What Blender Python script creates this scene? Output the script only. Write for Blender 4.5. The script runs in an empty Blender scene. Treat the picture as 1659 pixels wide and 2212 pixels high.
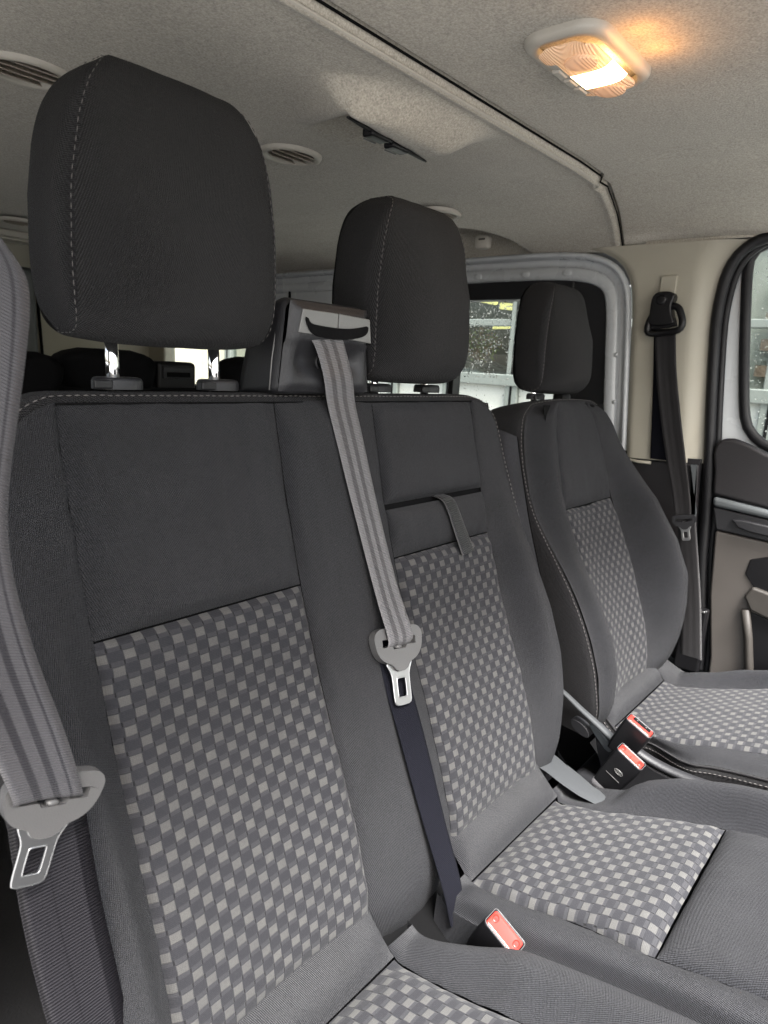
import bpy, bmesh, math, random
import numpy as np
from mathutils import Matrix, Vector, noise
R_ = math.radians
random.seed(7)
sc = bpy.context.scene
C = sc.collection

# ---------------------------------------------------------------- camera
cam_d = bpy.data.cameras.new('camera')
cam = bpy.data.objects.new('camera', cam_d); C.objects.link(cam)
RW = np.array([[0.64776521, -0.12742922, 0.7511072],
               [-0.75985006, -0.17927868, 0.62488962],
               [0.05502831, -0.97551061, -0.21295759]])
m = Matrix.Identity(4)
for i in range(3):
    m[i][0] = RW[i, 0]; m[i][1] = -RW[i, 1]; m[i][2] = -RW[i, 2]
cam.matrix_world = m
cam_d.sensor_fit = 'VERTICAL'; cam_d.sensor_height = 24.0
cam_d.lens = 24.0 * 1450 / 2212
cam_d.clip_start = 0.02; cam_d.clip_end = 2000
sc.camera = cam
cam_d.dof.use_dof = True; cam_d.dof.focus_distance = 1.0; cam_d.dof.aperture_fstop = 7.0
sc.render.resolution_x = 768; sc.render.resolution_y = 1024

# ---------------------------------------------------------------- light
SUN_EL, SUN_AZ = 48, 215        # overcast day, brightest towards the windscreen
w = bpy.data.worlds.new('World'); sc.world = w; w.use_nodes = True
nt = w.node_tree; bg = nt.nodes['Background']
sky = nt.nodes.new('ShaderNodeTexSky'); sky.sky_type = 'NISHITA'; sky.sun_disc = False
sky.sun_elevation = R_(SUN_EL); sky.sun_rotation = R_(SUN_AZ)
sky.air_density = 1.2; sky.dust_density = 4.0; sky.ozone_density = 1.0
hs = nt.nodes.new('ShaderNodeHueSaturation'); hs.inputs['Saturation'].default_value = 0.6
nt.links.new(sky.outputs[0], hs.inputs['Color']); nt.links.new(hs.outputs[0], bg.inputs[0])
bg.inputs[1].default_value = 0.10
sl = bpy.data.lights.new('sun', 'SUN'); sl.energy = 5.0; sl.angle = R_(24); sl.color = (1, .985, .96)
so = bpy.data.objects.new('sun', sl); C.objects.link(so)
d = Vector((-0.14, -0.42, 0.90)).normalized()    # direction towards the sun: through the windscreen and open door
so.rotation_euler = d.to_track_quat('Z', 'Y').to_euler()
sc.view_settings.view_transform = 'Standard'; sc.view_settings.look = 'None'
sc.view_settings.exposure = 2.72; sc.view_settings.gamma = 1
sc.cycles.max_bounces = 10; sc.cycles.diffuse_bounces = 6; sc.cycles.use_denoising = True
sc.cycles.sample_clamp_indirect = 6

# ---------------------------------------------------------------- node helpers
def new_mat(name):
    M = bpy.data.materials.new(name); M.use_nodes = True
    return M, M.node_tree, M.node_tree.nodes['Principled BSDF']
def math_n(nt, op, a, b=None, c=None):
    n = nt.nodes.new('ShaderNodeMath'); n.operation = op
    for i, v in enumerate((a, b, c)):
        if v is None: continue
        if isinstance(v, (int, float)): n.inputs[i].default_value = v
        else: nt.links.new(v, n.inputs[i])
    return n.outputs[0]
def mix_c(nt, f, a, b):
    n = nt.nodes.new('ShaderNodeMix'); n.data_type = 'RGBA'
    for s, v in ((n.inputs[0], f), (n.inputs[6], a), (n.inputs[7], b)):
        if isinstance(v, (int, float)): s.default_value = v
        elif isinstance(v, tuple): s.default_value = (*v, 1) if len(v) == 3 else v
        else: nt.links.new(v, s)
    return n.outputs[2]
def noise_n(nt, scale, detail=2, vec=None, rough=.5):
    n = nt.nodes.new('ShaderNodeTexNoise'); n.inputs['Scale'].default_value = scale
    n.inputs['Detail'].default_value = detail; n.inputs['Roughness'].default_value = rough
    if vec is None:
        tc = nt.nodes.new('ShaderNodeTexCoord'); vec = tc.outputs['Object']
    nt.links.new(vec, n.inputs['Vector'])
    return n.outputs['Fac']
def ramp_n(nt, f, lo, hi, a=0.0, b=1.0):
    n = nt.nodes.new('ShaderNodeMapRange'); n.inputs[1].default_value = lo; n.inputs[2].default_value = hi
    n.inputs[3].default_value = a; n.inputs[4].default_value = b
    nt.links.new(f, n.inputs[0]); return n.outputs[0]
def bump_n(nt, bs, h, dist, strength=1.0):
    n = nt.nodes.new('ShaderNodeBump'); n.inputs['Distance'].default_value = dist; n.inputs['Strength'].default_value = strength
    nt.links.new(h, n.inputs['Height']); nt.links.new(n.outputs[0], bs.inputs['Normal'])
def setp(bs, **k):
    for a, v in k.items():
        bs.inputs[a.replace('_', ' ')].default_value = v

def plastic(name, col, rough=.45, grain=350, gd=.0002, var=.12, **kw):
    M, nt, bs = new_mat(name)
    n = noise_n(nt, grain, 3); big = noise_n(nt, 9, 4)
    f = math_n(nt, 'MULTIPLY_ADD', math_n(nt, 'ADD', n, big), .5, 0)
    c = mix_c(nt, ramp_n(nt, f, .3, .7), tuple(x * (1 - var) for x in col), tuple(x * (1 + var) for x in col))
    nt.links.new(c, bs.inputs['Base Color'])
    nt.links.new(ramp_n(nt, big, .3, .7, rough * .85, min(1, rough * 1.15)), bs.inputs['Roughness'])
    bump_n(nt, bs, n, gd)
    setp(bs, **kw)
    return M

def fabric(name, col, var=.22, pitch=.0027, sheen=.05, fine=430, lint=.35):
    """plain woven seat cloth; uv in metres"""
    M, nt, bs = new_mat(name)
    uv = nt.nodes.new('ShaderNodeUVMap'); sp = nt.nodes.new('ShaderNodeSeparateXYZ'); nt.links.new(uv.outputs[0], sp.inputs[0])
    k = 2 * math.pi / pitch
    a = math_n(nt, 'SINE', math_n(nt, 'MULTIPLY', math_n(nt, 'ADD', sp.outputs[0], math_n(nt, 'MULTIPLY', sp.outputs[1], .6)), k))
    b = math_n(nt, 'SINE', math_n(nt, 'MULTIPLY', math_n(nt, 'SUBTRACT', sp.outputs[1], math_n(nt, 'MULTIPLY', sp.outputs[0], .35)), k * 1.05))
    wv = math_n(nt, 'MULTIPLY', a, b)
    n = noise_n(nt, fine, 3, rough=.7); big = noise_n(nt, 14, 5, rough=.6)
    f = math_n(nt, 'ADD', math_n(nt, 'MULTIPLY', wv, .60), math_n(nt, 'ADD', math_n(nt, 'MULTIPLY', n, 1.3), math_n(nt, 'MULTIPLY', big, .5)))
    c = mix_c(nt, ramp_n(nt, f, .58, 1.22), tuple(x * (1 - var) for x in col), tuple(x * (1 + var) for x in col))
    sp2 = noise_n(nt, 260, 1)
    c = mix_c(nt, ramp_n(nt, sp2, .74, .79, 0, lint * .35), c, (.16, .155, .15))
    worn = noise_n(nt, 5, 4, rough=.7); c = mix_c(nt, ramp_n(nt, worn, .45, .75, 0, .35), c, tuple(x * 1.35 for x in col))
    nt.links.new(c, bs.inputs['Base Color'])
    bs.inputs['Roughness'].default_value = .9; bs.inputs['Specular IOR Level'].default_value = .15
    bs.inputs['Sheen Weight'].default_value = sheen; bs.inputs['Sheen Roughness'].default_value = .45
    bump_n(nt, bs, f, .0020, 1.0)
    return M

def pattern_fabric(name, dark, mid, light, c_=.0135, p_=.029, swap=False, rot=False):
    M, nt, bs = new_mat(name)
    uv = nt.nodes.new('ShaderNodeUVMap')
    sp = nt.nodes.new('ShaderNodeSeparateXYZ'); nt.links.new(uv.outputs[0], sp.inputs[0])
    wob = noise_n(nt, 30, 2)
    u0 = math_n(nt, 'ADD', sp.outputs[0], math_n(nt, 'MULTIPLY', wob, .0010))
    u = math_n(nt, 'DIVIDE', u0, c_); col = math_n(nt, 'FLOOR', u); fu = math_n(nt, 'FRACT', u)
    par = math_n(nt, 'MULTIPLY', math_n(nt, 'MODULO', math_n(nt, 'ADD', col, 1000), 2), .5)
    v = math_n(nt, 'ADD', math_n(nt, 'DIVIDE', math_n(nt, 'ADD', sp.outputs[1], math_n(nt, 'MULTIPLY', wob, .0015)), p_), par)
    fv = math_n(nt, 'FRACT', v)
    # light rectangle
    mu = math_n(nt, 'MULTIPLY', ramp_n(nt, fu, .06, .11), ramp_n(nt, fu, .95, .90))
    mv = math_n(nt, 'MULTIPLY', ramp_n(nt, fv, .015, .04), ramp_n(nt, fv, .355, .33))
    rect = math_n(nt, 'MULTIPLY', mu, mv)
    # grid of threads inside the rectangles
    th = math_n(nt, 'MULTIPLY', ramp_n(nt, math_n(nt, 'SINE', math_n(nt, 'MULTIPLY', sp.outputs[0], 2 * math.pi / .00165)), -.9, -.2),
                ramp_n(nt, math_n(nt, 'SINE', math_n(nt, 'MULTIPLY', sp.outputs[1], 2 * math.pi / .00165)), -.9, -.2))
    th = ramp_n(nt, th, 0, 1, .72, 1.0)
    # dark seam dashes at column borders, beside the plain stretches
    fh = math_n(nt, 'FRACT', math_n(nt, 'MULTIPLY', v, 2.0))       # the stretches between the rows of blocks
    hz = math_n(nt, 'MULTIPLY', ramp_n(nt, fh, .66, .70), ramp_n(nt, fh, 1.0, .98))
    ds = math_n(nt, 'MULTIPLY', ramp_n(nt, math_n(nt, 'ABSOLUTE', math_n(nt, 'SUBTRACT', fu, .5)), .425, .46), hz)
    # fine horizontal ribs in the plain stretches
    rib = math_n(nt, 'SINE', math_n(nt, 'MULTIPLY', sp.outputs[1], 2 * math.pi / .0017))
    n = noise_n(nt, 800, 2); big = noise_n(nt, 45, 3)
    base = mix_c(nt, math_n(nt, 'ADD', math_n(nt, 'MULTIPLY', hz, .8), math_n(nt, 'ADD', math_n(nt, 'MULTIPLY', rib, .18), ramp_n(nt, n, .3, .7, -.25, .35))), dark, mid)
    base = mix_c(nt, math_n(nt, 'MULTIPLY', ds, .75), base, tuple(x * .25 for x in dark))
    lt = mix_c(nt, ramp_n(nt, n, .3, .7), tuple(x * .85 for x in light), tuple(x * 1.1 for x in light))
    wn = nt.nodes.new('ShaderNodeTexWhiteNoise'); wn.noise_dimensions = '2D'; cv = nt.nodes.new('ShaderNodeCombineXYZ')
    nt.links.new(col, cv.inputs[0]); nt.links.new(math_n(nt, 'FLOOR', v), cv.inputs[1]); nt.links.new(cv.outputs[0], wn.inputs['Vector'])
    lt = mix_c(nt, ramp_n(nt, wn.outputs[0], 0, 1, 0, .22), lt, mid)
    lt = mix_c(nt, ramp_n(nt, big, .35, .7, 0, .25), lt, mid)
    lt = mix_c(nt, th, mid, lt)
    c = mix_c(nt, rect, base, lt)
    nt.links.new(c, bs.inputs['Base Color'])
    bs.inputs['Roughness'].default_value = .88; bs.inputs['Specular IOR Level'].default_value = .12
    bs.inputs['Sheen Weight'].default_value = .04
    h = math_n(nt, 'ADD', math_n(nt, 'MULTIPLY', rect, .8), math_n(nt, 'SUBTRACT', math_n(nt, 'ADD', math_n(nt, 'MULTIPLY', rib, .12), math_n(nt, 'MULTIPLY', n, .35)), math_n(nt, 'MULTIPLY', ds, .8)))
    bump_n(nt, bs, h, .0007, .9)
    return M

def webbing_mat(name, base, stripe, rough=.38, cols=((.22, .40), (.55, .72)), pitch=.0022):
    M, nt, bs = new_mat(name)
    uv = nt.nodes.new('ShaderNodeUVMap'); sp = nt.nodes.new('ShaderNodeSeparateXYZ'); nt.links.new(uv.outputs[0], sp.inputs[0])
    s = None
    for a, b in cols:
        q = math_n(nt, 'MULTIPLY', ramp_n(nt, sp.outputs[0], a, a + .02), ramp_n(nt, sp.outputs[0], b, b - .02))
        s = q if s is None else math_n(nt, 'ADD', s, q)
    rib = math_n(nt, 'SINE', math_n(nt, 'MULTIPLY', math_n(nt, 'ADD', sp.outputs[1], math_n(nt, 'MULTIPLY', sp.outputs[0], .003)), 2 * math.pi / pitch))
    n = noise_n(nt, 500, 2)
    c = mix_c(nt, s, base, stripe) if s is not None else mix_c(nt, n, base, base)
    c = mix_c(nt, ramp_n(nt, math_n(nt, 'ADD', rib, math_n(nt, 'MULTIPLY', n, .8)), -.8, .6, .55, 0), c, tuple(x * .3 for x in base))
    nt.links.new(c, bs.inputs['Base Color'])
    bs.inputs['Roughness'].default_value = rough; bs.inputs['Specular IOR Level'].default_value = .55
    bs.inputs['Sheen Weight'].default_value = .08; bs.inputs['Specular IOR Level'].default_value = .4
    bump_n(nt, bs, rib, .0004, .8)
    return M

def felt(name, a, b, scale=330):
    M, nt, bs = new_mat(name)
    n = noise_n(nt, scale, 4, rough=.65); big = noise_n(nt, 6, 4); v = noise_n(nt, scale * .35, 3)
    f = math_n(nt, 'ADD', math_n(nt, 'MULTIPLY', n, .82), math_n(nt, 'MULTIPLY', v, .18))
    f = math_n(nt, 'ADD', f, math_n(nt, 'MULTIPLY', big, .14))
    c = mix_c(nt, ramp_n(nt, f, .38, .77), a, b)
    nt.links.new(c, bs.inputs['Base Color'])
    bs.inputs['Roughness'].default_value = .95; bs.inputs['Specular IOR Level'].default_value = .15
    bs.inputs['Sheen Weight'].default_value = .15
    bump_n(nt, bs, f, .0016, .9)
    return M

M = {}
M['cloth'] = fabric('seat_cloth', (.0146, .0149, .0176), var=.7)
M['cloth_head'] = fabric('headrest_cloth', (.0105, .0100, .0106), pitch=.0025, var=.6)
M['cloth_side'] = fabric('side_cloth', (.0095, .0090, .0100), var=.6)
M['pattern'] = pattern_fabric('check_cloth', (.0145, .0147, .0170), (.0245, .0245, .0270), (.062, .0608, .058))
M['pattern_c'] = pattern_fabric('check_cloth_cushion', (.0145, .0147, .0170), (.0245, .0245, .0270), (.062, .0608, .058), c_=.0145, p_=.0286)
M['stitch'] = plastic('thread', (.09, .083, .08), .7)
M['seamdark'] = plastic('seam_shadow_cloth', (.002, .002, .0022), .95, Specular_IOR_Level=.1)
M['blk'] = plastic('black_plastic', (.0035, .0034, .004), .42, Specular_IOR_Level=.3)
M['blk_soft'] = plastic('charcoal_plastic', (.011, .011, .0125), .5, grain=600, gd=.0005, Specular_IOR_Level=.4)
M['plate'] = plastic('satin_grey_plastic', (.10, .10, .097), .33, grain=900)
M['grey_pl'] = plastic('grey_trim_plastic', (.060, .066, .069), .42, grain=700, gd=.0003)
M['tongue_pl'] = plastic('grey_tongue_plastic', (.062, .061, .061), .4, grain=900, gd=.0002)
M['beige'] = plastic('beige_trim', (.27, .253, .205), .6, grain=800, gd=.0004, var=.05)
M['felt'] = felt('headliner_felt', (.225, .207, .175), (.50, .462, .392))
M['bezel'] = plastic('beige_lamp_plastic', (.36, .335, .29), .45, grain=900, var=.04)
M['paint'] = plastic('painted_metal', (.37, .385, .395), .28, grain=60, gd=.0001, var=.04)
M['rubber'] = plastic('rubber', (.005, .005, .006), .55, Specular_IOR_Level=.3)
M['darkpanel'] = plastic('dark_door_trim', (.013, .012, .013), .55, grain=700, gd=.0005, Specular_IOR_Level=.3)
M['greypanel'] = plastic('brown_grey_door_trim', (.055, .049, .044), .55, grain=900, gd=.0004)
M['midpanel'] = plastic('mid_grey_trim', (.030, .027, .024), .55, grain=900, gd=.0004, Specular_IOR_Level=.3)
M['reclgrey'] = plastic('recliner_grey', (.030, .032, .034), .65, grain=900, gd=.0004, Specular_IOR_Level=.25)
M['floor'] = plastic('rubber_floor', (.015, .015, .016), .7, grain=200, gd=.001)
M['ventdark'] = plastic('vent_bowl', (.07, .06, .05), .7); M['bezelbrown'] = plastic('vent_louvre', (.24, .21, .17), .5)
M['steel'], _nt, _b = new_mat('brushed_steel'); setp(_b, Metallic=1.0, Roughness=.32); _b.inputs['Base Color'].default_value = (.46, .46, .46, 1)
M['chrome'], _nt, _b = new_mat('chrome'); setp(_b, Metallic=1.0, Roughness=.09); _b.inputs['Base Color'].default_value = (.86, .86, .85, 1)
bump_n(_nt, _b, noise_n(_nt, 30, 2), .0003)
M['red'] = plastic('red_button', (.36, .024, .018), .3, grain=300, var=.06, gd=.00005)
M['red'].node_tree.nodes['Principled BSDF'].inputs['Coat Weight'].default_value = .15
M['redmark'] = plastic('deep_red_dimple', (.40, .010, .006), .4, grain=300, var=.04, gd=.00005)
M['web'] = webbing_mat('webbing', (.115, .112, .116), (.048, .046, .049), rough=.32)  # lit copy of the belt, its glare put into the base colour
M['web_near'] = webbing_mat('webbing_near', (.045, .043, .047), (.009, .008, .011), cols=((.28, .42), (.56, .68), (.80, .86)))
M['web_shaded'] = webbing_mat('webbing_shaded', (.0042, .0044, .0075), (.0042, .0044, .0075), cols=((.48, .5),), rough=.85)  # shaded copy of the same belt, darkness put into the colour
for _q in ('web_shaded',): M[_q].node_tree.nodes['Principled BSDF'].inputs['Specular IOR Level'].default_value = .1; M[_q].node_tree.nodes['Principled BSDF'].inputs['Sheen Weight'].default_value = 0
M['web_lower'] = webbing_mat('webbing_near_lap', (.015, .0142, .0165), (.0045, .004, .0052), cols=((.0, .06), (.80, 1.02), (.40, .43)), pitch=.003)  # darker copy of the near webbing for its lap run
M['strap'] = webbing_mat('pull_strap', (.0065, .0065, .007), (.0065, .0065, .007), cols=((.48, .5),), pitch=.0034)

_b = M['web_lower'].node_tree.nodes['Principled BSDF']; _b.inputs['Specular IOR Level'].default_value = .12; _b.inputs['Sheen Weight'].default_value = 0

def glassmat(name, drops=True, tint=(.95, .98, .96)):
    Mx, nt, bs = new_mat(name)
    bs.inputs['Base Color'].default_value = (*tint, 1); bs.inputs['Roughness'].default_value = .0
    tr = nt.nodes.new('ShaderNodeBsdfTransparent'); tr.inputs[0].default_value = (*[x * .92 for x in tint], 1)
    gl = nt.nodes.new('ShaderNodeBsdfGlossy'); gl.inputs['Roughness'].default_value = .02
    mx = nt.nodes.new('ShaderNodeMixShader'); mx.inputs[0].default_value = .06
    nt.links.new(tr.outputs[0], mx.inputs[1]); nt.links.new(gl.outputs[0], mx.inputs[2])
    nt.links.new(mx.outputs[0], nt.nodes['Material Output'].inputs['Surface'])
    return Mx
M['glass'] = glassmat('window_glass')
M['drop'], _nt, _b = new_mat('water_drop'); setp(_b, Roughness=.02, IOR=1.33); _b.inputs['Transmission Weight'].default_value = 1.0
M['lens'], _nt, _b = new_mat('lamp_lens'); _b.inputs['Base Color'].default_value = (.74, .56, .40, 1)
setp(_b, Roughness=.25, IOR=1.3); _b.inputs['Transmission Weight'].default_value = .25
_tc = _nt.nodes.new('ShaderNodeTexCoord'); _vo = _nt.nodes.new('ShaderNodeTexWave'); _vo.wave_type = 'RINGS'; _vo.inputs['Scale'].default_value = 120
_nt.links.new(_tc.outputs['Object'], _vo.inputs['Vector']); bump_n(_nt, _b, _vo.outputs['Fac'], .001, .8)
_b.inputs['Emission Color'].default_value = (1, .45, .2, 1); _b.inputs['Emission Strength'].default_value = .03
M['glow'], _nt, _b = new_mat('lit_lens'); _b.inputs['Base Color'].default_value = (.8, .6, .4, 1)
_b.inputs['Emission Color'].default_value = (1, .62, .25, 1); _b.inputs['Emission Strength'].default_value = 3.0

# ---------------------------------------------------------------- object helpers
LOC = {}
def wloc(o):
    v = Vector((0, 0, 0))
    while o is not None:
        v += o.location; o = o.parent
    return v
def mesh(name, V, F, mat, parent=None, uv=None, smooth=True, local=False, mats=None, fm=None):
    if parent is not None and not local:
        off = wloc(parent); V = [(v[0] - off[0], v[1] - off[1], v[2] - off[2]) for v in V]
    me = bpy.data.meshes.new(name); me.from_pydata([tuple(map(float, v)) for v in V], [], F)
    me.materials.append(M[mat] if isinstance(mat, str) else mat)
    for q in mats or (): me.materials.append(M[q])
    if fm: me.polygons.foreach_set('material_index', fm)
    if uv is not None:
        l = me.uv_layers.new(name='UVMap')
        vi = np.zeros(len(me.loops), dtype=np.int32); me.loops.foreach_get('vertex_index', vi)
        l.data.foreach_set('uv', np.asarray(uv, dtype=np.float32)[vi].ravel())
    if smooth: me.polygons.foreach_set('use_smooth', [True] * len(me.polygons))
    me.update()
    o = bpy.data.objects.new(name, me); C.objects.link(o)
    if parent is not None: o.parent = parent
    return o
def tag(o, label, cat, group=None):
    o['label'] = label; o['category'] = cat
    if group: o['group'] = group
    return o
def thing(name, label, cat, loc=(0, 0, 0), group=None):
    o = bpy.data.objects.new(name, None); C.objects.link(o); o.location = loc; o.empty_display_size = .05
    return tag(o, label, cat, group)
def struct(o):
    o['kind'] = 'structure'; return o
def copy_tree(o, parent=None):
    c = o.copy(); C.objects.link(c); c.parent = parent
    for ch in [x for x in C.objects if x.parent == o]: copy_tree(ch, c)
    return c
def recalc(o):
    bm = bmesh.new(); bm.from_mesh(o.data); bmesh.ops.recalc_face_normals(bm, faces=bm.faces); bm.to_mesh(o.data); bm.free(); return o
def bevel(o, wd, seg=3, ang=35):
    b = o.modifiers.new('bevel', 'BEVEL'); b.width = wd; b.segments = seg; b.limit_method = 'ANGLE'; b.angle_limit = R_(ang); b.harden_normals = True
    return o
def grid_faces(nu, nv, wrap_u=False, flip=False):
    F = []
    cols = nu if wrap_u else nu - 1
    for j in range(nv - 1):
        for i in range(cols):
            a = j * nu + i; b = j * nu + (i + 1) % nu; q = (a, b, b + nu, a + nu)
            F.append(q[::-1] if flip else q)
    return F
def box(name, lo, hi, mat, parent=None, bv=0, local=False, seg=3, rot=None, piv=None):
    x0, y0, z0 = lo; x1, y1, z1 = hi
    V = [(x, y, z) for z in (z0, z1) for y in (y0, y1) for x in (x0, x1)]
    if rot is not None:
        piv = Vector(piv or ((x0 + x1) / 2, (y0 + y1) / 2, (z0 + z1) / 2)); V = [tuple(rot @ (Vector(v) - piv) + piv) for v in V]
    F = [(0, 2, 3, 1), (4, 5, 7, 6), (0, 1, 5, 4), (2, 6, 7, 3), (0, 4, 6, 2), (1, 3, 7, 5)]
    o = mesh(name, V, F, mat, parent, smooth=bv > 0, local=local)
    if bv: bevel(o, bv, seg)
    return o
def plate(name, pts, fn, th, mat, parent=None, bv=0, holes=None, smooth=True, local=False, seg=2):
    """prism: pts 2-D, fn(a,b,d) -> 3-D, depth th; optional single hole loop of the same point count"""
    n = len(pts); V = []; F = []
    if holes is None:
        V = [fn(a, b, 0) for a, b in pts] + [fn(a, b, th) for a, b in pts]
        F = [tuple(range(n)), tuple(range(2 * n - 1, n - 1, -1))] + [(i, i + n, (i + 1) % n + n, (i + 1) % n) for i in range(n)]
    else:
        h = holes
        V = [fn(a, b, 0) for a, b in pts] + [fn(a, b, 0) for a, b in h] + [fn(a, b, th) for a, b in pts] + [fn(a, b, th) for a, b in h]
        for i in range(n):
            j = (i + 1) % n
            F += [(i, j, n + j, n + i), (2 * n + i, 3 * n + i, 3 * n + j, 2 * n + j), (i, 2 * n + i, 2 * n + j, j), (n + i, n + j, 3 * n + j, 3 * n + i)]
    o = mesh(name, V, F, mat, parent, smooth=smooth and bv > 0, local=local); recalc(o)
    if bv: bevel(o, bv, seg)
    return o
def resample(P, n, closed=False):
    P = np.asarray(P, float)
    if closed: P = np.vstack([P, P[:1]])
    d = np.r_[0, np.cumsum(np.linalg.norm(np.diff(P, axis=0), axis=1))]
    t = np.linspace(0, d[-1], n + (1 if closed else 0))
    Q = np.stack([np.interp(t, d, P[:, k]) for k in range(P.shape[1])], 1)
    return Q[:-1] if closed else Q
def smooth_path(P, n, it=3, closed=False):
    Q = np.asarray(P, float)
    for _ in range(it):       # Chaikin, ends kept
        if closed: A = Q; B = np.roll(Q, -1, 0)
        else: A = Q[:-1]; B = Q[1:]
        N = np.empty((2 * len(A), Q.shape[1])); N[0::2] = .75 * A + .25 * B; N[1::2] = .25 * A + .75 * B
        if not closed: N = np.vstack([Q[:1], N, Q[-1:]])
        Q = N
    return resample(Q, n, closed)
def tube(name, P, r, mat, parent=None, ns=8, closed=False, sc2=1.0, local=False):
    P = np.asarray(P, float); n = len(P); V = []
    T = np.gradient(P, axis=0) if not closed else (np.roll(P, -1, 0) - np.roll(P, 1, 0))
    up = np.array([0, 0, 1.0])
    if abs(T[0] @ up) / (np.linalg.norm(T[0]) + 1e-9) > .9: up = np.array([1.0, 0, 0])
    N = np.cross(T[0], up); N /= np.linalg.norm(N)
    for i in range(n):
        t = T[i] / np.linalg.norm(T[i]); N = N - (N @ t) * t; N /= np.linalg.norm(N); B = np.cross(t, N)
        rr = r[i] if hasattr(r, '__len__') else r
        for k in range(ns):
            a = 2 * math.pi * k / ns
            V.append(tuple(P[i] + rr * (math.cos(a) * N + sc2 * math.sin(a) * B)))
    F = [(i * ns + k, i * ns + (k + 1) % ns, ((i + 1) % n) * ns + (k + 1) % ns, ((i + 1) % n) * ns + k)
         for i in range(n if closed else n - 1) for k in range(ns)]
    if not closed: F += [tuple(range(ns))[::-1], tuple((n - 1) * ns + k for k in range(ns))]
    o = mesh(name, V, F, mat, parent, local=local); return recalc(o)
def stitches(name, P, parent, ln=.0052, gap=.0032, r=.0006, mat='stitch', local=False, jit=.0003):
    P = np.asarray(P, float)
    d = np.r_[0, np.cumsum(np.linalg.norm(np.diff(P, axis=0), axis=1))]
    V = []; F = []; t = 0
    while t + ln < d[-1]:
        a = np.array([np.interp(t, d, P[:, k]) for k in range(3)]); b = np.array([np.interp(t + ln, d, P[:, k]) for k in range(3)])
        T = b - a; T /= np.linalg.norm(T) + 1e-9
        up = np.array([.3, -.5, .8]); N = np.cross(T, up); N /= np.linalg.norm(N); B = np.cross(T, N)
        j = np.array([random.uniform(-jit, jit) for _ in range(3)]); mid = (a + b) / 2
        base = len(V)
        for q, rr in ((a, .5), (mid, 1.15), (b, .5)):
            for k in range(5):
                an = 2 * math.pi * k / 5; V.append(tuple(q + j + rr * r * (math.cos(an) * N + math.sin(an) * B)))
        for s in range(2):
            for k in range(5): F.append((base + s * 5 + k, base + s * 5 + (k + 1) % 5, base + s * 5 + 5 + (k + 1) % 5, base + s * 5 + 5 + k))
        t += ln + gap
    o = mesh(name, V, F, mat, parent, local=local); return o
def ribbon(name, L, Rr, mat, parent, th=.0012, n=60, it=2, bow=0.0):
    """belt webbing between two edge polylines of equal point count"""
    A = smooth_path(L, n, it); B = smooth_path(Rr, n, it); mid = (A + B) / 2
    d = np.r_[0, np.cumsum(np.linalg.norm(np.diff(mid, axis=0), axis=1))]
    V = []; UV = []; nu = 9
    for side in (1, -1):
        for i in range(n):
            T = mid[min(i + 1, n - 1)] - mid[max(i - 1, 0)]; W = B[i] - A[i]; N = np.cross(W, T); N /= np.linalg.norm(N) + 1e-9
            for k in range(nu):
                u = k / (nu - 1); e = abs(2 * u - 1)
                V.append(tuple(A[i] + W * u + N * (side * th * .5 * (1 - .8 * e ** 6) + bow * (1 - e * e)))); UV.append((u, d[i]))
    F = []
    for j in range(n - 1):
        for i in range(nu - 1):
            a = j * nu + i; F.append((a, a + 1, a + 1 + nu, a + nu)); b = a + n * nu; F.append((b, b + nu, b + 1 + nu, b + 1))
    for j in range(n - 1):
        a = j * nu; b = a + n * nu; F.append((a, a + nu, b + nu, b)); a += nu - 1; b += nu - 1; F.append((a, b, b + nu, a + nu))
    return recalc(mesh(name, V, F, mat, parent, uv=UV))

# ---------------------------------------------------------------- seat surfaces
BP = np.array([(.667, .02), (.65, -.05), (.622, -.165), (.59, -.277), (.55, -.39), (.51, -.487), (.477, -.572), (.455, -.645), (.452, -.672), (.458, -.72)])
CP = np.array([(.470, -.655), (.452, -.672), (.407, -.715), (.32, -.697), (.225, -.667), (.158, -.648), (.02, -.615), (-.03, -.612), (-.07, -.64), (-.08, -.70)])
def make_curve(P, i0, side):
    t = np.r_[0, np.cumsum(np.hypot(*np.diff(P, axis=0).T))]; t -= t[i0]
    # smooth by dense sampling + gaussian
    s = np.linspace(t[0], t[-1], 1200); Y = np.interp(s, t, P[:, 0]); Z = np.interp(s, t, P[:, 1])
    sg = .012 / (s[1] - s[0]); k = np.exp(-.5 * (np.arange(-int(3 * sg), int(3 * sg) + 1) / sg) ** 2); k /= k.sum(); h = len(k) // 2
    def sm(a):
        pad = np.r_[2 * a[0] - a[h:0:-1], a, 2 * a[-1] - a[-2:-h - 2:-1]]; return np.convolve(pad, k, 'valid')
    Y = sm(Y); Z = sm(Z); dY = np.gradient(Y, s); dZ = np.gradient(Z, s); L = np.hypot(dY, dZ); dY /= L; dZ /= L
    ny, nz = (dZ, -dY) if side == 'back' else (dZ, -dY)
    if side == 'back': sgn = -1 if ny[len(ny) // 2] > 0 else 1
    else: sgn = 1 if nz[len(nz) // 2] > 0 else -1
    ny, nz = ny * sgn, nz * sgn
    def S(x, tt, off=0.0, dy=0.0, dz=0.0):
        tt_ = min(max(tt, s[0]), s[-1]); e = tt - tt_
        y = np.interp(tt_, s, Y) + e * np.interp(tt_, s, dY); z = np.interp(tt_, s, Z) + e * np.interp(tt_, s, dZ)
        return (x, y + off * np.interp(tt_, s, ny) + dy, z + off * np.interp(tt_, s, nz) + dz)
    return S
SB = make_curve(BP, 1, 'back'); SC = make_curve(CP, 1, 'cushion')
def val(f, t): return f(t) if callable(f) else f
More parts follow.
